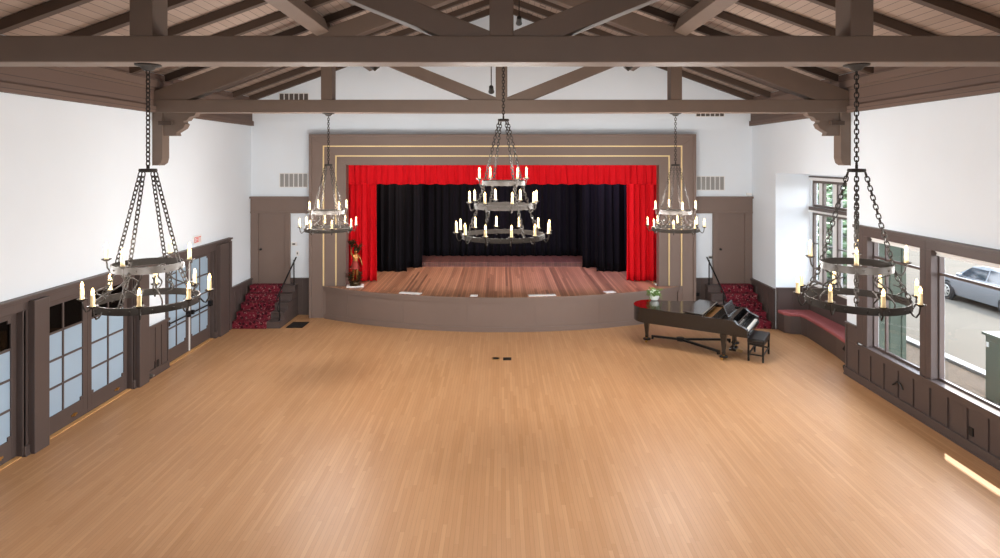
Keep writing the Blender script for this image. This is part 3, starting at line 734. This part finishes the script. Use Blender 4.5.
# wall plates, floor boxes ----------------------------------------------------
def plate(name, label, cat, x0, x1, y0, y1, z0, z1, m, slot=None, group=None):
    c = ((x0 + x1) / 2, (y0 + y1) / 2, (z0 + z1) / 2)
    t = thing(name, label, cat, c, 0, group)
    MB().box(x0 - c[0], x1 - c[0], y0 - c[1], y1 - c[1], z0 - c[2], z1 - c[2]).build('cover_plate', m, t, bevel=.003)
    if slot:
        a = MB(); a.box(*slot); a.build('insert', 'black_plastic' if m != 'black_plastic' else 'steel', t)
plate('wall_outlet', 'black outlet low on the panel between the French doors', 'outlet', X0 + .05, X0 + .065, 13.22, 13.37, .14, .31, 'black_plastic')
plate('wall_outlet', 'black outlet on the panelling below the car window', 'outlet', HW - .05, HW - .03, 9.74, 9.83, .25, .38, 'black_plastic')
plate('wall_outlet', 'black outlet on the panelling beside the proscenium, behind the piano', 'outlet', 5.78, 5.87, YB - .05, YB - .04, .56, .66, 'black_plastic')
plate('light_switch', 'dark switch on the white wall beside the piano-side door', 'switch', 6.16, 6.30 - .03, YB - .012, YB, 1.66, 1.75, 'steel', (-.04, .04, -.012, -.006, -.02, .02))
plate('thermostat', 'small white thermostat on the wall beside the statue-side door', 'thermostat', -6.25, -6.08, YB - .05, YB, 2.05, 2.16, 'white_paint', (-.04, .04, -.03, -.025, -.02, .02))
plate('light_switch', 'white switch below the thermostat by the statue-side door', 'switch', -6.12, -6.02, YB - .012, YB, 1.75, 1.9, 'white_paint', (-.015, .015, -.012, -.006, -.03, .03))
plate('motion_sensor', 'small white motion sensor in the corner above the piano-side door', 'sensor', 7.28, 7.42, YB - .08, YB, 3.54, 3.62, 'white_paint')
o = tag(thing('loose_cable', 'small black loop of cable hanging on the panels under the window near the bay', 'cable', (HW - .075, 11.55, .42)), None)
MB().tube([(0, -.16, -.04), (0, -.08, .04), (-.01, 0, .05), (0, .07, -.01), (0, .14, -.05)], .016, 6).build('cable_loop', 'black_plastic', o, smooth=True)
plate('door_stop', 'small steel door stop at the foot of the panel between the French doors', 'door stop', X0 + .075, X0 + .16, 12.98, 13.04, .06, .1, 'steel')
for px, lb in ((496, 'smaller brass floor outlet cover in the middle of the dance floor'), (507.3, 'larger dark floor outlet cover in the middle of the dance floor')):
    X = (px - 501.5) * 14.4 / 620; w = .085 if px < 500 else .095
    t_ = thing('floor_outlet', lb, 'floor outlet', (X, 14.36 + (0 if px < 500 else -.02), 0), 0, 'floor outlets')
    MB().box(-w, w, -.10, .10, 0, .006).build('cover_plate', 'brass' if px < 500 else 'black_iron', t_, bevel=.002)
    MB().box(-w * .7, w * .7, -.05, .05, .006, .01).build('flap', 'black_iron', t_)
t_ = thing('floor_mat', 'small dark mat on the floor beside the statue-side steps', 'mat', (-5.68, 17.28, 0))
MB().box(-.23, .23, -.3, .3, 0, .012).build('mat_edge', 'black_plastic', t_, bevel=.004)
MB().box(-.2, .2, -.27, .27, .012, .018).build('mat_pile', 'leather', t_)

# statue -------------------------------------------------------------------
def skin_body(name, verts, edges, radii, m, parent, root=0, lv=2):
    me = bpy.data.meshes.new(name); me.from_pydata(verts, edges, []); me.materials.append(M[m])
    o = bpy.data.objects.new(name, me); COL.objects.link(o); o.parent = parent
    sk = o.modifiers.new('skin', 'SKIN'); sk.use_smooth_shade = True
    for i, v in enumerate(me.skin_vertices[0].data):
        r = radii[i]; v.radius = (r, r) if not isinstance(r, tuple) else r; v.use_root = (i == root)
    s = o.modifiers.new('subd', 'SUBSURF'); s.levels = lv; s.render_levels = lv
    return o
stt = thing('statue', 'bronze and gilt statue of a woman in a red skirt holding up a leafy torch', 'statue', (-4.24, 17.98, ZS), .2)
MB().box(-.24, .24, -.16, .16, 0, .04).build('plinth', 'white_paint', stt, bevel=.008)
MB().lathe([(.16, .04), (.165, .08), (.13, .1), (.12, .14), (.14, .16), (.1, .18)], (0, 0, 0), 18).build('base', 'bronze', stt, smooth=True)
V = [(0, 0, .66), (.01, 0, .78), (.01, .0, .90), (.01, 0, .95), (.015, -.01, 1.01), (.015, -.01, 1.06),          # pelvis..head
     (.09, 0, .89), (.15, -.01, .78), (.19, -.05, .67), (.2, -.07, .62),       # lowered arm
     (-.07, 0, .9), (-.12, -.01, .97), (-.11, -.02, 1.06), (-.11, -.02, 1.10), # raised arm
     (.05, 0, .6), (.05, -.03, .4), (.05, 0, .2), (.05, -.06, .185), (-.05, 0, .6), (-.055, -.01, .4), (-.06, .01, .2), (-.06, -.05, .185)]
E = [(0, 1), (1, 2), (2, 3), (3, 4), (4, 5), (2, 6), (6, 7), (7, 8), (8, 9), (2, 10), (10, 11), (11, 12), (12, 13), (0, 14), (14, 15), (15, 16), (16, 17), (0, 18), (18, 19), (19, 20), (20, 21)]
Rr = [.085, .065, .075, .03, .05, .045, .035, .027, .02, .018, .035, .027, .02, .02, .06, .042, .024, .02, .06, .042, .024, .02]
skin_body('body', V, E, Rr, 'gilt', stt)
MB().lathe([(.075, .75), (.105, .66), (.12, .57), (.135, .52), (.12, .51), (.1, .57), (.07, .7)], (0, 0, 0), 20).build('skirt', 'skirt', stt, smooth=True)
MB().ball((.015, .012, 1.06), .06, 10, 8, (1, 1, .9)).ball((.015, .06, 1.04), .035, 8, 6).build('hair', 'bronze', stt, smooth=True)
MB().tube([(-.11, -.02, 1.0), (-.10, -.02, 1.16)], [.014, .022], 8).lathe([(.02, 1.14), (.045, 1.16), (.05, 1.18), (.02, 1.17)], (-.10, -.02, 0), 10).build('torch', 'bronze', stt, smooth=True)
rnd = random.Random(4)
def sprays(base, n, h, spread, seed, lr=.03):
    r = random.Random(seed); b = MB()
    for i in range(n):
        a = r.uniform(0, 2 * PI); e = Vector((math.cos(a) * spread * r.uniform(.3, 1), math.sin(a) * spread * r.uniform(.3, .8), h * r.uniform(.5, 1)))
        B = Vector(base); q = [B, B + e * .5 + Vector((0, 0, h * .1)), B + e]
        b.tube(q, .006, 5)
        for k in range(5):
            p = B + e * (.35 + .15 * k); d = Vector((r.uniform(-1, 1), r.uniform(-1, 1), r.uniform(-.2, 1))).normalized()
            s_ = d.cross(Vector((0, 0, 1)))
            if s_.length < .1: s_ = Vector((1, 0, 0))
            s_.normalize(); nn = d.cross(s_) * .006
            b.raw([p, p + d * lr + s_ * lr * .45 + nn, p + d * lr * 2.1, p + d * lr - s_ * lr * .45 + nn, p + d * lr + nn * 2], [(0, 1, 4), (1, 2, 4), (2, 3, 4), (3, 0, 4), (0, 3, 2, 1)])
    return b
sprays((-.10, -.02, 1.16), 16, .20, .12, 3, .05).build('torch_leaves', 'bronze', stt)
sprays((.07, .03, .95), 14, .26, .14, 5, .05).build('shoulder_leaves', 'bronze', stt)
b_ = sprays((-.14, 0, .06), 16, .52, .17, 6, .055); b_.build('reeds', 'bronze', stt)
sprays((.1, -.02, .06), 12, .4, .14, 8, .055).build('reeds', 'bronze', stt)

# grand piano -----------------------------------------------------------------
PA = math.atan2(.53, -.85)            # direction keyboard -> tail
pn = thing('grand_piano', 'black grand piano with open music desk standing before the stage', 'piano', (5.52, 13.88, 0), PA)
# local: +x along the case towards the tail, treble side at -y
def tail_curve():
    P0, P1, P2, P3 = Vector((1.15, -1.5)), Vector((1.75, -1.5)), Vector((1.8, -1.12)), Vector((2.3, -1.05)); q = []
    for i in range(13):
        t = i / 12; q.append(P0 * (1 - t) ** 3 + P1 * 3 * t * (1 - t) ** 2 + P2 * 3 * t * t * (1 - t) + P3 * t ** 3)
    c = Vector((2.36, -.56))
    for i in range(1, 14):
        a = -PI / 2 + PI * i / 14; q.append(c + Vector((.46 * math.cos(a), (.49 if a < 0 else .56) * math.sin(a))))
    return q
cv = tail_curve()
out = [(.36, 0), (.36, -1.5)] + [tuple(p) for p in cv] + [(2.3, 0)]
def inset(poly, d):
    cx = sum(p[0] for p in poly) / len(poly); cy = sum(p[1] for p in poly) / len(poly)
    return [(cx + (p[0] - cx) * (1 - d), cy + (p[1] - cy) * (1 - d)) for p in poly]
b_ = MB()
n_ = len(out); ins = inset(out, .05)
vs = [(p[0], p[1], .62) for p in out] + [(p[0], p[1], .955) for p in out] + [(p[0], p[1], .955) for p in ins] + [(p[0], p[1], .88) for p in ins]
fs = [tuple(range(n_ - 1, -1, -1))]
for i in range(n_):
    j = (i + 1) % n_
    for k in range(3): fs.append((k * n_ + i, k * n_ + j, (k + 1) * n_ + j, (k + 1) * n_ + i))
fs.append(tuple(3 * n_ + i for i in range(n_)))
b_.raw(vs, fs).build('case', 'piano', pn, smooth=True)
MB().prism(inset(out, .06), .875, .89, 'XY').build('iron_plate', 'bronze_plate', pn)
g_ = MB()
for i in range(26): g_.box(.46, .86, -.12 - .05 * i, -.13 - .05 * i, .89, .905)
g_.box(.62, .66, -1.44, -.08, .89, .93).build('damper_rail', 'ebony', pn)
lid = [(.98, .012), (.98, -1.512)] + [(p[0] * 1.004, p[1] * 1.008) for p in cv] + [(2.3, .012)]
MB().prism(lid, .956, .98, 'XY').build('lid', 'piano_lid', pn, bevel=.006)
mx = Matrix.Translation((.995, 0, .984)) @ Matrix.Rotation(math.radians(-2.5), 4, 'Y')
MB().box(0, .46, -1.5, .0, 0, .024, mx).build('front_flap', 'piano_lid', pn, bevel=.006)
MB().box(.0, .03, -1.49, -.01, .024, .027, mx).build('flap_hinge', 'steel', pn)
# arms, keybed, keys, fallboard
for y0, y1 in ((-.13, 0.0), (-1.5, -1.37)):
    b_ = MB(); b_.prism([(0.02, .62), (.37, .62), (.37, .955), (.30, .95), (.22, .87), (.10, .82), (.02, .78)], y0, y1, 'XZ')
    b_.build('key_cheek', 'piano', pn, bevel=.012)
MB().box(.01, .40, -1.49, -.01, .60, .66).box(.0, .03, -1.37, -.13, .62, .715).build('keybed', 'piano', pn, bevel=.008)
kb = MB(); kw = 1.24 / 52
for i in range(52): kb.box(.035, .19, -.13 - kw * (i + 1) + .0012, -.13 - kw * i - .0012, .66, .735)
kbo = kb.build('keyboard', 'ivory', pn)
bk = MB(); pat = [1, 0, 1, 1, 0, 1, 1]
for i in range(51):
    if pat[i % 7]: bk.box(.095, .19, -.13 - kw * (i + 1) - .006, -.13 - kw * (i + 1) + .006, .735, .75)
bk.build('black_key_row', 'ebony', kbo)
MB().prism([(.19, .66), (.25, .66), (.25, .9), (.225, .9)], -1.37, -.13, 'XZ').build('fallboard', 'piano_lid', pn, bevel=.004)
mx = Matrix.Translation((.50, -.75, .93)) @ Matrix.Rotation(math.radians(22), 4, 'Y')
md_ = MB().box(-.01, .01, -.42, .42, 0, .27, mx).box(-.05, .01, -.42, .42, 0, .015, mx).build('music_desk', 'piano_lid', pn, bevel=.008)
for u, v in ((.55, -.12), (.55, -1.38), (2.52, -.56)):
    L = MB().lathe([(.045, .12), (.05, .16), (.045, .2), (.085, .5), (.1, .56), (.1, .6), (.075, .62)], (u, v, 0), 4, Matrix.Rotation(PI / 4, 4, 'Z')).build('leg', 'piano', pn)
    L.data.transform(Matrix.Translation((0, 0, 0)))
    MB().lathe([(.02, .1), (.03, .102), (.03, .13), (.02, .13)], (u, v, 0), 10).build('caster_cup', 'brass', L, smooth=True)
ly = MB(); ly.bar((.46, -.66, .12), (.46, -.66, .62), .03, .03).bar((.46, -.84, .12), (.46, -.84, .62), .03, .03).box(.38, .54, -.9, -.6, .09, .14)
lyo = ly.build('pedal_lyre', 'piano', pn, bevel=.005)
for y in (-.67, -.75, -.83): MB().bar((.40, y, .1), (.26, y, .07), .03, .012).build('pedal', 'brass', lyo)
MB().box(.5, .9, -.06, -.05, .7, .705).build('hinge', 'brass', pn)
# piano dolly
dl = thing('piano_dolly', 'dark three-armed dolly under the legs of the grand piano', 'dolly', (5.52, 13.88, 0), PA)
hubp = Vector((1.7, -.66, .17)); ends = [Vector((.55, -.12, .08)), Vector((.55, -1.38, .08)), Vector((2.52, -.56, .08))]
MB().lathe([(.09, .13), (.1, .14), (.1, .2), (.09, .21)], (hubp.x, hubp.y, 0), 14).build('hub', 'black_iron', dl)
for e in ends:
    d = (e - hubp); u = d.normalized()
    a = MB().bar(hubp + u * .05, e - u * .12 + Vector((0, 0, .07)), .06, .045).bar(e - u * .16 + Vector((0, 0, .07)), e - u * .14, .06, .05)
    a.lathe([(.09, .062), (.095, .07), (.095, .088), (.0905, .096)], (e.x, e.y, 0), 12)
    ao = a.build('dolly_arm', 'black_iron', dl)
    w_ = MB()
    for o_ in (-.07, .07):
        p = e + Vector((o_ * u.y, -o_ * u.x, 0)); w_.lathe([(.015, -.014), (.03, -.012), (.031, .012), (.015, .014)], (p.x, p.y, .031), 12, Matrix.Rotation(PI / 2, 4, 'X'))
    w_.build('caster', 'brass', ao, smooth=True)
# bench
bn = thing('piano_bench', 'black padded bench drawn up to the keyboard of the piano', 'bench', (6.0, 14.46, 0), PA)
MB().box(-.185, .185, -.42, .42, .42, .52).build('seat', 'leather', bn, bevel=.025)
for u in (-.155, .155):
    for v in (-.385, .385): MB().bar((u, v, 0), (u, v, .43), .042, .042).build('leg', 'ebony', bn, bevel=.004)
    MB().box(u - .012, u + .012, -.37, .37, .14, .17).build('stretcher', 'ebony', bn)
for v in (-.385, .385): MB().box(-.14, .14, v - .012, v + .012, .14, .17).build('stretcher', 'ebony', bn)
MB().box(-.17, .17, -.4, .4, .37, .42).build('apron', 'ebony', bn)
# plant on the piano
pp = thing('potted_plant', 'white pot of trailing green and white flowers on the piano lid', 'plant', (3.95, 16.02, .983))
MB().lathe([(.06, 0), (.09, .01), (.12, .07), (.125, .12), (.11, .13), (.1, .11)], (0, 0, 0), 18).build('pot', 'pot', pp, smooth=True)
r = random.Random(12); lf = MB(); pt = MB()
for i in range(90):
    a = r.uniform(0, 2 * PI); el = r.uniform(-.5, 1.1); rr = r.uniform(.08, .24); p = Vector((math.cos(a) * rr * math.cos(el), math.sin(a) * rr * math.cos(el), .16 + rr * math.sin(el) * .8))
    d = Vector((math.cos(a), math.sin(a), el * .8)).normalized(); s_ = d.cross(Vector((0, 0, 1))).normalized(); n3 = s_.cross(d) * .01; L_ = r.uniform(.035, .06)
    lf.raw([p - d * L_, p + s_ * L_ * .55 + n3, p + d * L_, p - s_ * L_ * .55 + n3, p + n3 * 2], [(0, 1, 4), (1, 2, 4), (2, 3, 4), (3, 0, 4), (0, 3, 2, 1)])
for i in range(12): lf.tube([(0, 0, .1), (.1 * math.cos(i), .1 * math.sin(i), .2), (.2 * math.cos(i), .2 * math.sin(i), .1 + .1 * math.sin(i * 3))], .005, 5)
for i in range(26):
    a = r.uniform(0, 2 * PI); rr = r.uniform(.02, .16); pt.ball((math.cos(a) * rr, math.sin(a) * rr, .17 + r.uniform(0, .08)), r.uniform(.018, .03), 6, 5, (1, 1, .6))
lf.build('foliage', 'leaf', pp); pt.build('blossoms', 'petal', pp)

# ------------------------------------------------------------------ outside
GZ = -.5
mb = MB(); mb.box(-60, 11.35, -40, 60, GZ - .2, GZ - .02); o = mb.build('ground_dirt', 'dirt'); struct(o)
mb = MB(); mb.box(11.5, 120, -60, 120, GZ - .2, GZ - .04); o = mb.build('street', 'asphalt'); struct(o)
mb = MB(); mb.box(11.35, 11.62, -40, 60, GZ - .2, GZ + .06); o = mb.build('kerb', 'kerb', bevel=.02); struct(o)
uc = thing('utility_cabinet', 'grey-green utility cabinet standing outside the car window', 'utility cabinet', (10.8, 12.85, GZ - .02))
MB().box(-.38, .38, -.55, .5, 0, 1.36).build('cabinet_body', 'cabinet', uc, bevel=.01)
MB().box(-.43, .43, -.6, .55, 1.36, 1.42).build('cabinet_top', 'cabinet', uc, bevel=.01)
MB().box(-.395, -.38, -.42, .38, .12, 1.26).build('access_door', 'cabinet', uc, bevel=.006)
MB().box(-.40, -.38, .405, .46, 1.12, 1.22).build('notice_plate', 'white_paint', uc)
# street trees
def tree(loc, h, label, tr=.22, crown=1.8, cz=None, n=260, seed=1):
    r = random.Random(seed); t = thing('street_tree', label, 'tree', loc, 0, 'trees outside the windows'); cz = cz or h
    MB().tube([(0, 0, -.05), (.02, 0, h * .3), (-.04, .03, h * .7), (0, 0, h)], [tr * 1.3, tr, tr * .92, tr * .7], 14).build('trunk', 'bark', t, smooth=True)
    b = MB()
    for i in range(n):
        d = Vector((r.gauss(0, 1), r.gauss(0, 1), r.gauss(0, .8))).normalized() * crown * r.uniform(.35, 1); c = Vector((0, 0, cz)) + d; s = r.uniform(.16, .34)
        b.ball(c, s, 5, 4, (r.uniform(.7, 1.2), r.uniform(.7, 1.2), r.uniform(.3, .6)))
    b.build('crown', 'tree_leaf', t)
mb = MB(); mb.box(HW + .20, BX + .17, BAY[0] - .18, BAY[0] - .15, GZ, 5.6); mb.box(BX + .15, BX + .17, BAY[0] - .15, BAY[1] + .2, GZ, 1.25); mb.box(BX + .15, BX + .17, BAY[0] - .15, BAY[1] + .2, 4.1, 5.6)
mb.box(BX + .11, BX + .20, BAY[0] - .20, BAY[0] - .12, GZ, 5.6); mb.box(HW + .20, BX + .11, BAY[0] - .195, BAY[0] - .18, GZ, .1)
for x in (7.78, 8.02, 8.26): mb.box(x, x + .05, BAY[0] - .195, BAY[0] - .18, .1, 5.6)
struct(mb.build('trim_21', 'pillar_green', bevel=.004))
tree((11.0, 17.4, GZ - .02), 5.6, 'tall tree added to shade the windows, beyond the grey-green outer corner of the bay', .17, 1.95, 7.8, 560, 2)  # mostly hidden tree, added to keep sun patches off the floor
tree((12.0, 20.95, GZ - .04), 7.6, 'tall tree added to shade the bay, farther along the kerb', .18, 1.45, 9.9, 460, 3)  # second added tree, its high crown blocks sun at the bay windows
for i, (x, y, h, lb) in enumerate(((14.4, 27.0, 1.7, 'low leafy tree beyond the bay window, nearest the kerb'), (17.3, 32.0, 2.2, 'leafy green tree beyond the bay window, second from the kerb'), (20.0, 37.5, 2.9, 'distant green tree across the street beyond the bay window'))):
    tree((x, y, GZ - .04), h, lb, .14, 2.0, h + .5, 420, 20 + i)
for i, (x, y) in enumerate(((9.7, 17.9), (9.5, 19.4))):
    t_ = thing('porch_column', ['white porch post standing outside the bay window', 'second white porch post, farther along the outside wall'][i], 'column', (x, y, GZ - .02), 0, 'white porch posts')
    MB().box(-.1, .1, -.1, .1, .2, 6.0).build('shaft', 'porch', t_, bevel=.01); MB().box(-.15, .15, -.15, .15, 0, .2).build('base_block', 'porch', t_, bevel=.01)
for i, (x, y, h, lb) in enumerate(((10.55, 20.4, 1.5, 'leafy green shrub right outside the bay window'), (11.3, 24.0, 1.9, 'taller green shrub farther along outside the bay window'))):
    tree((x, y, GZ - .02), h, lb, .08, 1.25, h + .35, 260, 40 + i)
# car
car = thing('car', 'silver estate car parked on the street outside the windows', 'car', (17.35, 21.6, GZ - .04), PI / 2)
# local +x = front (towards +Y world), +y = towards the hall
prof_lo = [(-2.2, .35, .62), (-2.15, .28, .95), (-1.6, .24, .98), (-.6, .22, .97), (.6, .22, .95), (1.0, .23, .92), (1.6, .25, .82), (2.0, .28, .7), (2.22, .36, .55)]
b_ = MB(); vs = []; fs = []
for x, z0, z1 in prof_lo:
    e = min(1, (2.35 - abs(x)) / .5); w = .86 * (.72 + .28 * min(1, e))
    for y, z in ((-w * .92, z0), (-w, z0 + (z1 - z0) * .45), (-w * .95, z1 - .03), (-w * .8, z1), (w * .8, z1), (w * .95, z1 - .03), (w, z0 + (z1 - z0) * .45), (w * .92, z0)): vs.append((x, y, z))
for i in range(len(prof_lo) - 1):
    for k in range(8): fs.append((i * 8 + k, i * 8 + (k + 1) % 8, (i + 1) * 8 + (k + 1) % 8, (i + 1) * 8 + k))
fs += [tuple(range(7, -1, -1)), tuple((len(prof_lo) - 1) * 8 + k for k in range(8))]
b_.raw(vs, fs).build('body', 'car', car, smooth=True)
cab = [(-2.1, .95, .74), (-1.75, 1.38, .6), (-1.3, 1.44, .58), (-.2, 1.45, .58), (.35, 1.38, .6), (1.05, .93, .72)]
b_ = MB(); vs = []; fs = []
for x, z, w in cab: vs += [(x, -w, z), (x, w, z), (x, -.78, .94), (x, .78, .94)]
for i in range(len(cab) - 1):
    a, c = i * 4, i * 4 + 4
    fs += [(a, a + 1, c + 1, c), (a + 1, a + 3, c + 3, c + 1), (a + 2, a, c, c + 2)]
fs += [(0, 2, 3, 1), (20, 21, 23, 22), (2, 22, 23, 3)] if False else []
b_.raw(vs, fs).build('cabin', 'car', car, smooth=True)
for s in (-1, 1):
    gw = MB()
    for x0, x1_, zt in ((-1.9, -1.35, 1.3), (-1.28, -.42, 1.36), (-.34, .42, 1.33)):
        def yy(z): return s * (.78 + (.59 - .78) * (z - .94) / .5 + .008)
        xa, xb_ = (x0 + .2, x1_) if x0 < -1.8 else (x0, x1_)
        xr = x1_ + (.38 if x1_ > .3 else 0)
        gw.raw([(x0, yy(.99), .99), (xr, yy(.99), .99), (xb_, yy(zt), zt), (xa, yy(zt), zt), (x0, yy(.99) - s * .01, .99), (xr, yy(.99) - s * .01, .99), (xb_, yy(zt) - s * .01, zt), (xa, yy(zt) - s * .01, zt)],
               [(0, 1, 2, 3), (7, 6, 5, 4), (0, 4, 5, 1), (1, 5, 6, 2), (2, 6, 7, 3), (3, 7, 4, 0)])
    gw.build('side_windows', 'car_glass', car)
    MB().tube([(-1.5, s * .5, 1.47), (-1.45, s * .5, 1.53), (.1, s * .5, 1.53), (.15, s * .5, 1.46)], .016, 6).build('roof_rail', 'black_plastic', car)
    MB().box(.62, .8, s * .88 - .06, s * .88 + .06, .94, 1.06).build('wing_mirror', 'car', car, bevel=.02)
    for x in (-.2, -1.1): MB().box(x - .1, x + .1, s * .84 - .012, s * .84 + .012, .82, .85).build('door_handle', 'car', car)
    MB().ball((2.02, s * .6, .62), .14, 10, 8, (.9, .9, .6)).build('headlight', 'white_paint', car, smooth=True)
    for x in (-1.35, 1.38):
        RX = Matrix.Rotation(PI / 2, 4, 'X')
        MB().lathe([(.37, -.012), (.37, .012)], (x, s * .835, .33), 28, RX).build('wheel_arch', 'tyre', car)
        w = MB().lathe([(.2, -.1), (.3, -.105), (.325, -.08), (.325, .08), (.3, .105), (.2, .1)], (x, s * .78, .325), 28, RX).build('wheel', 'tyre', car, smooth=True)
        rm = MB().tube([(x + .2 * math.cos(2 * PI * k / 24), s * .89, .325 + .2 * math.sin(2 * PI * k / 24)) for k in range(24)], .018, 6, True)
        for k in range(7):
            a = 2 * PI * k / 7; rm.bar((x, s * .9, .325), (x + .2 * math.cos(a), s * .89, .325 + .2 * math.sin(a)), .05, .02, (0, 1, 0))
        rm.build('rim', 'steel', w)
MB().raw([(1.02, -.66, .97), (1.02, .66, .97), (.4, .54, 1.36), (.4, -.54, 1.36), (1.01, -.66, .95), (1.01, .66, .95), (.39, .54, 1.34), (.39, -.54, 1.34)], [(0, 1, 2, 3), (7, 6, 5, 4), (0, 4, 5, 1), (1, 5, 6, 2), (2, 6, 7, 3), (3, 7, 4, 0)]).build('windscreen', 'car_glass', car)

# ------------------------------------------------------------------ light
wd = bpy.data.worlds.new('sky'); sc.world = wd; wd.use_nodes = True
wn = wd.node_tree.nodes; bg = wn['Background']
g = wn.new('ShaderNodeTexCoord'); s_ = wn.new('ShaderNodeSeparateXYZ'); rp = wn.new('ShaderNodeValToRGB')
wd.node_tree.links.new(g.outputs['Generated'], s_.inputs[0]); wd.node_tree.links.new(s_.outputs['Z'], rp.inputs[0]); wd.node_tree.links.new(rp.outputs[0], bg.inputs[0])
rp.color_ramp.elements[0].color = (.95, .97, 1, 1); rp.color_ramp.elements[1].color = (.62, .78, 1, 1)
bg.inputs[1].default_value = 5.5
def light(name, typ, loc, energy, color=(1, 1, 1), size=1, size_y=None, target=None, **kw):
    l = bpy.data.lights.new(name, typ); l.energy = energy; l.color = color
    if typ == 'AREA':
        l.size = size
        if size_y: l.shape = 'RECTANGLE'; l.size_y = size_y
    elif typ in ('SPOT', 'POINT'): l.shadow_soft_size = size
    for k_, v_ in kw.items(): setattr(l, k_, v_)
    o = bpy.data.objects.new(name, l); COL.objects.link(o); o.location = loc
    if target is not None: o.rotation_euler = (Vector(target) - Vector(loc)).to_track_quat('-Z', 'Y').to_euler()
    return o
sd = Vector((.5, .7, 1.0)).normalized()
light('sun', 'SUN', (20, 30, 20), 5.0, (1, .95, .86), target=Vector((20, 30, 20)) - sd, angle=.009)
# stage border lights behind the valance
for x, c, e in ((-2.8, (1, .8, .62), 55), (0, (1, .78, .72), 36), (2.8, (.72, .54, 1), 80)):
    light('stage_border_light', 'AREA', (x, 19.3, 5.6), e, c, 1.6, .4, target=(x * .8, 20.3, .9))
# daylight portals in the street windows
for a, b in RWIN:
    o = light('window_portal', 'AREA', (x1 + .24, (a + b) / 2, (SILL + WTOP) / 2), 1, (1, 1, 1), b - a, WTOP - SILL, target=(0, (a + b) / 2, (SILL + WTOP) / 2)); o.data.cycles.is_portal = True
o = light('window_portal', 'AREA', (0, YR - .2, 4.35), 1, (1, 1, 1), 7.2, 2.3, target=(0, 5, 4.35)); o.data.cycles.is_portal = True  # samples sky through the added rear window
o = light('window_portal', 'AREA', (BX + .3, 15.1, 2.7), 1, (1, 1, 1), 3.4, 2.8, target=(0, 15.1, 2.7)); o.data.cycles.is_portal = True

# ------------------------------------------------------------------ camera
cam = bpy.data.cameras.new('camera'); co = bpy.data.objects.new('camera', cam); COL.objects.link(co)
co.location = (0, 0, 4.6); co.rotation_euler = (PI / 2, 0, 0)
cam.sensor_width = 36; cam.lens = 36 * 620 / 1000; cam.shift_x = -.0015; cam.shift_y = -.119; cam.clip_end = 400
sc.camera = co
sc.view_settings.view_transform = 'Standard'; sc.view_settings.look = 'None'; sc.view_settings.gamma = 1; sc.view_settings.use_curve_mapping = False
sc.view_settings.exposure = 1.16
sc.cycles.use_denoising = True
sc.cycles.max_bounces = 10; sc.cycles.diffuse_bounces = 6; sc.cycles.sample_clamp_indirect = 6
